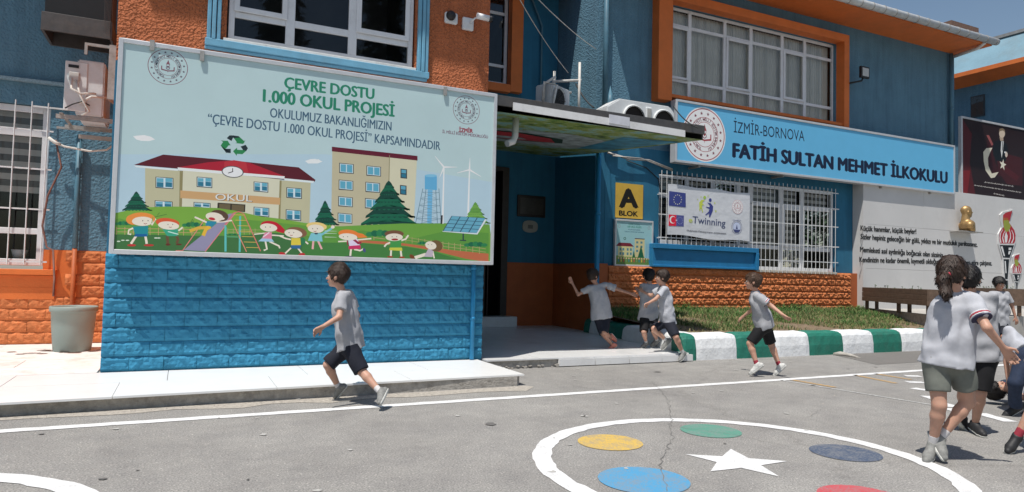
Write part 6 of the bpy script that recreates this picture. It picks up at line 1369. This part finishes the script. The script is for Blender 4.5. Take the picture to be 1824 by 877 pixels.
        sl = Body(); sl.cap(heel, ball, .033 * s, .035 * s, .01); sl.cap(ball, tip, .035 * s, .025 * s, .01); sm2 = sl.mesh('sole', h * .7, cuts=[(bot + perp * .012 * s, perp), (bot - perp * .006 * s, -perp)]); so_ = link('sole', sm2, fo); so_.data.materials.append(SOLE)
        if sock is not None:
            sk = Body().cap(b + (c - b) * .78, c + dn * .01, .0275 * s, .0265 * s, 0, flat='a').mesh('sock', h * .8); link('sock', sk, root).data.materials.append(sock)
    return root, dict(pel=pel, nk=nk, sh=sh, arm=arm, leg=leg, hc=hc)

# foreground boy running to the left
person('boy running left past the blue wall in the foreground, in grey shirt and navy shorts', 6.21, dict(
    head=(601, 491), neck=(609, 517), pelvis=(624, 611), shL=(611, 528), elL=(604, 565, -1), wrL=(574, 583, -1), elR=(636, 562, 1), wrR=(622, 586, 1),
    knL=(645, 662, -1), anL=(677, 698, -1), toL=(668, 715, -1), knR=(584, 650, 1), anR=(603, 690, 1), toR=(590, 705, 1), ground=(670, 718)), H=1.27, face=(-1, .08), tee=TEE, short=SHN, hair=HAIRB, shoes=GSH, h=.008, shortlen=.98)
# boy with arms spread, from the back, at the entrance
person('boy seen from behind in the entrance shade with both arms spread wide and salmon shoes', 10.3, dict(
    head=(1056.5, 491), neck=(1063, 506), pelvis=(1072, 562), elL=(1030, 525, 1), wrL=(1019, 504, 1), elR=(1105, 517, 1), wrR=(1125, 524, 1),
    knL=(1074, 594, 1), anL=(1091, 615, 1), toL=(1079, 623, -1), knR=(1076, 592, -1), anR=(1090, 603, 1), toR=(1096, 612, 1), ground=(1087, 625)), H=1.2, face=(-.2, 1), head=(.75, .65), tee=TEE, short=SHN, hair=HAIRB, skin=SKIN2, shoes=PSH, sock=None, h=.0095, shortlen=1.0, floor=.12)
# dark haired boy from behind
person('black haired boy seen from behind, half hidden by the boy running beside the kerb', 10.5, dict(
    head=(1155, 491), neck=(1157, 505), pelvis=(1155, 565), elL=(1144, 531, 1), wrL=(1137, 520, 1), elR=(1172, 530, 1), wrR=(1168, 548, 1),
    knL=(1147, 592, -1), anL=(1151, 610, 1), toL=(1143, 616, -1), knR=(1165, 591, -1), anR=(1170, 606, 1), toR=(1160, 613, -1), ground=(1150, 619)), H=1.2, face=(-.35, .94), tee=TEE, short=SHK, hair=HAIRK, shoes=GSH, h=.0095, shortlen=.95, floor=.12)
# boy in profile reaching forward
person('boy in profile at the green kerb end, reaching both arms forward while running', 10.0, dict(
    head=(1179, 494), neck=(1181.5, 509), pelvis=(1189, 572), elL=(1168, 533, -1), wrL=(1154, 541, -1), elR=(1160, 527, 1), wrR=(1145, 519, 1),
    knL=(1204, 601, -1), anL=(1216, 629, 1), toL=(1209, 638, -1), knR=(1165, 586, -1), anR=(1187, 607, 1), toR=(1176, 618, -1), ground=(1215, 643)), H=1.27, face=(-1, .12), tee=TEE2, short=SHN, hair=HAIRB, shoes=GSH, h=.009, shortlen=.95)
# boy walking left in front of the kerb
person('brown haired boy in black shorts striding left before the white and green kerb', 8.6, dict(
    head=(1341, 501), neck=(1345, 518), pelvis=(1361, 578), elL=(1375, 546, -1), wrL=(1394, 561, -1), elR=(1342, 550, 1), wrR=(1324, 564, 1),
    knL=(1336, 612, -1), anL=(1348, 650, -1), toL=(1331, 662, -1), knR=(1374, 614, 1), anR=(1388, 652, 1), toR=(1374, 665, -1), ground=(1370, 671)), H=1.27, face=(-.96, .3), tee=TEE, short=SHK, hair=HAIRM, shoes=WSH, sock=SOCKR, h=.0085, shortlen=.92, stripes=True)
# tall girl in the foreground right
person('tall girl with a low ponytail in olive shorts seen from behind in the foreground', 4.62, dict(
    head=(1697, 486), neck=(1705, 517), pelvis=(1687, 637), shR=(1730, 533), shL=(1681, 536), elR=(1758, 584, -1), wrR=(1788, 621, 1), elL=(1690, 585, 1), wrL=(1702, 622, 1),
    knL=(1673, 722, 1), anL=(1662, 790, 1), toL=(1650, 812, -1), knR=(1724, 715, 1), anR=(1676, 779, -1), toR=(1694, 812, -1), ground=(1655, 824)), H=1.36, face=(.45, .9), head=(.8, .55), tee=TEE2, short=SHG, hair=HAIRB, shoes=GSH, h=.0075, shortlen=.72, pony=True, wide=.90, stripes=True, group='children playing in the school yard')
# boy half hidden behind the girl
person('black haired boy in black shorts and striped sandals half hidden behind the tall girl', 5.50, dict(
    head=(1725, 495), neck=(1731, 519), pelvis=(1737, 628), elR=(1751, 572, 1), wrR=(1757, 600, 1), elL=(1705, 575, 1), wrL=(1700, 605, 1),
    knL=(1716, 692, 1), anL=(1716, 745, 1), toL=(1728, 762, 1), knR=(1746, 700, 1), anR=(1737, 755, 1), toR=(1754, 766, -1), ground=(1737, 774)), H=1.33, face=(.6, .8), tee=TEE, short=SHK, hair=HAIRK, shoes=KSH, sock=None, h=.0085, shortlen=.95)
# boy facing the camera by the wall
person('short haired boy facing us before the torches, looking down, in printed grey shirt', 11.7, dict(
    head=(1780, 505), neck=(1781, 519), pelvis=(1779, 574), elL=(1803, 546, 1), wrL=(1809, 566, -1), elR=(1762, 546, 1), wrR=(1758, 566, -1),
    knL=(1786, 600, -1), anL=(1785, 625, 1), toL=(1787, 632, -1), knR=(1772, 600, -1), anR=(1769, 625, 1), toR=(1767, 632, -1), ground=(1768, 634)), H=1.34, face=(.1, -1), head=(.05, -.95, -.25), tee=TEE, short=SHN, hair=HAIRK, skin=SKIN2, shoes=KSH, h=.010, shortlen=.95)
# child bending over the one on the ground
person('child in navy trousers bending over the one lying on the ground', 6.35, dict(
    head=(1800, 618, .30), neck=(1796, 607), pelvis=(1822, 632), elL=(1790, 645, -1), wrL=(1795, 672, -1), elR=(1806, 640, 1), wrR=(1800, 668, 1),
    knL=(1808, 682, -1), anL=(1808, 725, 1), toL=(1786, 736, -1), knR=(1838, 688, -1), anR=(1836, 730, 1), toR=(1815, 740, -1), hup=(-.35, -.5, .8), ground=(1795, 741)), H=1.27, face=(-.95, .3), head=(-.3, .3, -.8), tee=TEE2, short=DEN, hair=HAIRK, shoes=KSH, h=.0085, trousers=True, lean=.25)
# child lying on the ground
person('child lying on their back on the asphalt at the right edge', 6.9, dict(
    head=(1776, 694), neck=(1796, 694), pelvis=(1868, 700), elL=(1815, 703, 1), wrL=(1838, 706, -1), elR=(1822, 708, -1), wrR=(1840, 714, -1),
    knL=(1905, 672, 1), anL=(1938, 706, 1), toL=(1958, 700, 1), knR=(1908, 680, -1), anR=(1940, 712, -1), toR=(1960, 706, -1), hup=(-1, -.05, .1), ground=(1770, 714)), H=1.2, face=(.12, -.6), head=(0, -.5, .85), tee=TEE, short=SHN, hair=HAIRK, shoes=GSH, h=.0085)
# runner cut by the frame
person('runner at the right edge cut off by the frame, black and red shoe', 4.85, dict(
    head=(1905, 480), neck=(1898, 515), pelvis=(1880, 640), elL=(1870, 580, 1), wrL=(1860, 620, 1), elR=(1925, 580, 1), wrR=(1940, 620, 1),
    knL=(1850, 712, -1), anL=(1812, 778, 1), toL=(1797, 798, -1), knR=(1900, 716, 1), anR=(1915, 785, 1), toR=(1930, 800, 1), ground=(1812, 810)), H=1.3, face=(.75, .65), tee=TEE, short=SHN, hair=HAIRB, shoes=KSH, sock=SOCKR, h=.009, shortlen=.8)

# golden bust
bc = np.array([18.48, 10.86, 2.612]); bf = unit([.85, -.5, 0]); bl_ = np.cross(UPW, bf); Rb = [bl_, bf, UPW]
bu = Body()
def B_(a, b, c): return bc + (bl_ * a + bf * b + UPW * c) * 1.08
bu.ell(B_(0, -.02, .515), Rb, (.098, .135, .120), .02).ell(B_(0, .035, .435), Rb, (.075, .085, .105), .04).cap(B_(0, .105, .485), B_(0, .128, .455), .012, .016, .015).cap(B_(0, .085, .365), B_(0, .08, .362), .026, .026, .03).cap(B_(0, .09, .41), B_(0, .09, .41), .026, .026, .02)
for sg in (1, -1): bu.ell(B_(.095 * sg, -.015, .46), Rb, (.014, .026, .036), .006)
bu.cap(B_(0, -.03, .42), B_(0, -.03, .20), .082, .115, .04).cap(B_(.17, -.03, .14), B_(-.17, -.03, .14), .10, .10, .05).cap(B_(.07, .03, .16), B_(.05, .07, -.02), .12, .10, .05).cap(B_(-.07, .03, .16), B_(-.05, .07, -.02), .12, .10, .05)
bm_ = bu.mesh('bust', .011, cuts=[(B_(0, 0, 0), -UPW)]); bo = link('bust', bm_); bo.data.materials.append(BRONZE); pr(bo, 'golden bust of a head and shoulders on the grey wall shelf', 'bust')

# ================================================================== TREES ACROSS THE YARD (seen mirrored in the window panes)
def conifer_tree(x, y, h, label, seed):
    r = np.random.default_rng(seed); root = empty('conifer_tree', (x, y, 0), label, 'tree', 'dark conifers across the yard')
    MB().tube([(x, y, 0), (x + .05, y, h * .5), (x, y, h * .98)], [.22, .13, .02], 8).build('trunk', WOOD, root)
    lv = []; lf = []
    for k in range(2600):
        t = r.random() ** .8; z = h * (.12 + .88 * t); R0 = h * .19 * (1 - t) ** .8 * (0.75 + .35 * math.sin(z * 5.2)) + .08; a = r.random() * 6.283; q = R0 * r.random() ** .45
        p = np.array([x + q * math.cos(a), y + q * math.sin(a), z - q * .35]); d = unit([math.cos(a), math.sin(a), -.35 + r.normal() * .3]); s_ = unit(np.cross(d, [0, 0, 1])) * r.uniform(.13, .26); L = r.uniform(.4, .8)
        o = len(lv); lv += [tuple(p - s_), tuple(p + s_), tuple(p + d * L)]; lf.append((o, o + 1, o + 2))
    me = bpy.data.meshes.new('crown'); me.from_pydata(lv, [], lf); me.materials.append(mat('dark_conifer_needles', (.035, .065, .028), .8, .4, 3)); pr(link('crown', me, root), kind='stuff')
for k, (x, y, h) in enumerate([(22, -13, 11), (26.5, -15, 13), (31, -13.5, 12), (36, -15, 14), (41, -13, 12.5), (46, -14.5, 13.5), (52, -13, 13), (8.5, -17, 17), (3.5, -15, 15)]):
    conifer_tree(x, y, h, 'tall dark conifer across the yard behind the viewer, number %s from the left' % ['three', 'four', 'five', 'six', 'seven', 'eight', 'nine', 'two', 'one'][k], 50 + k)
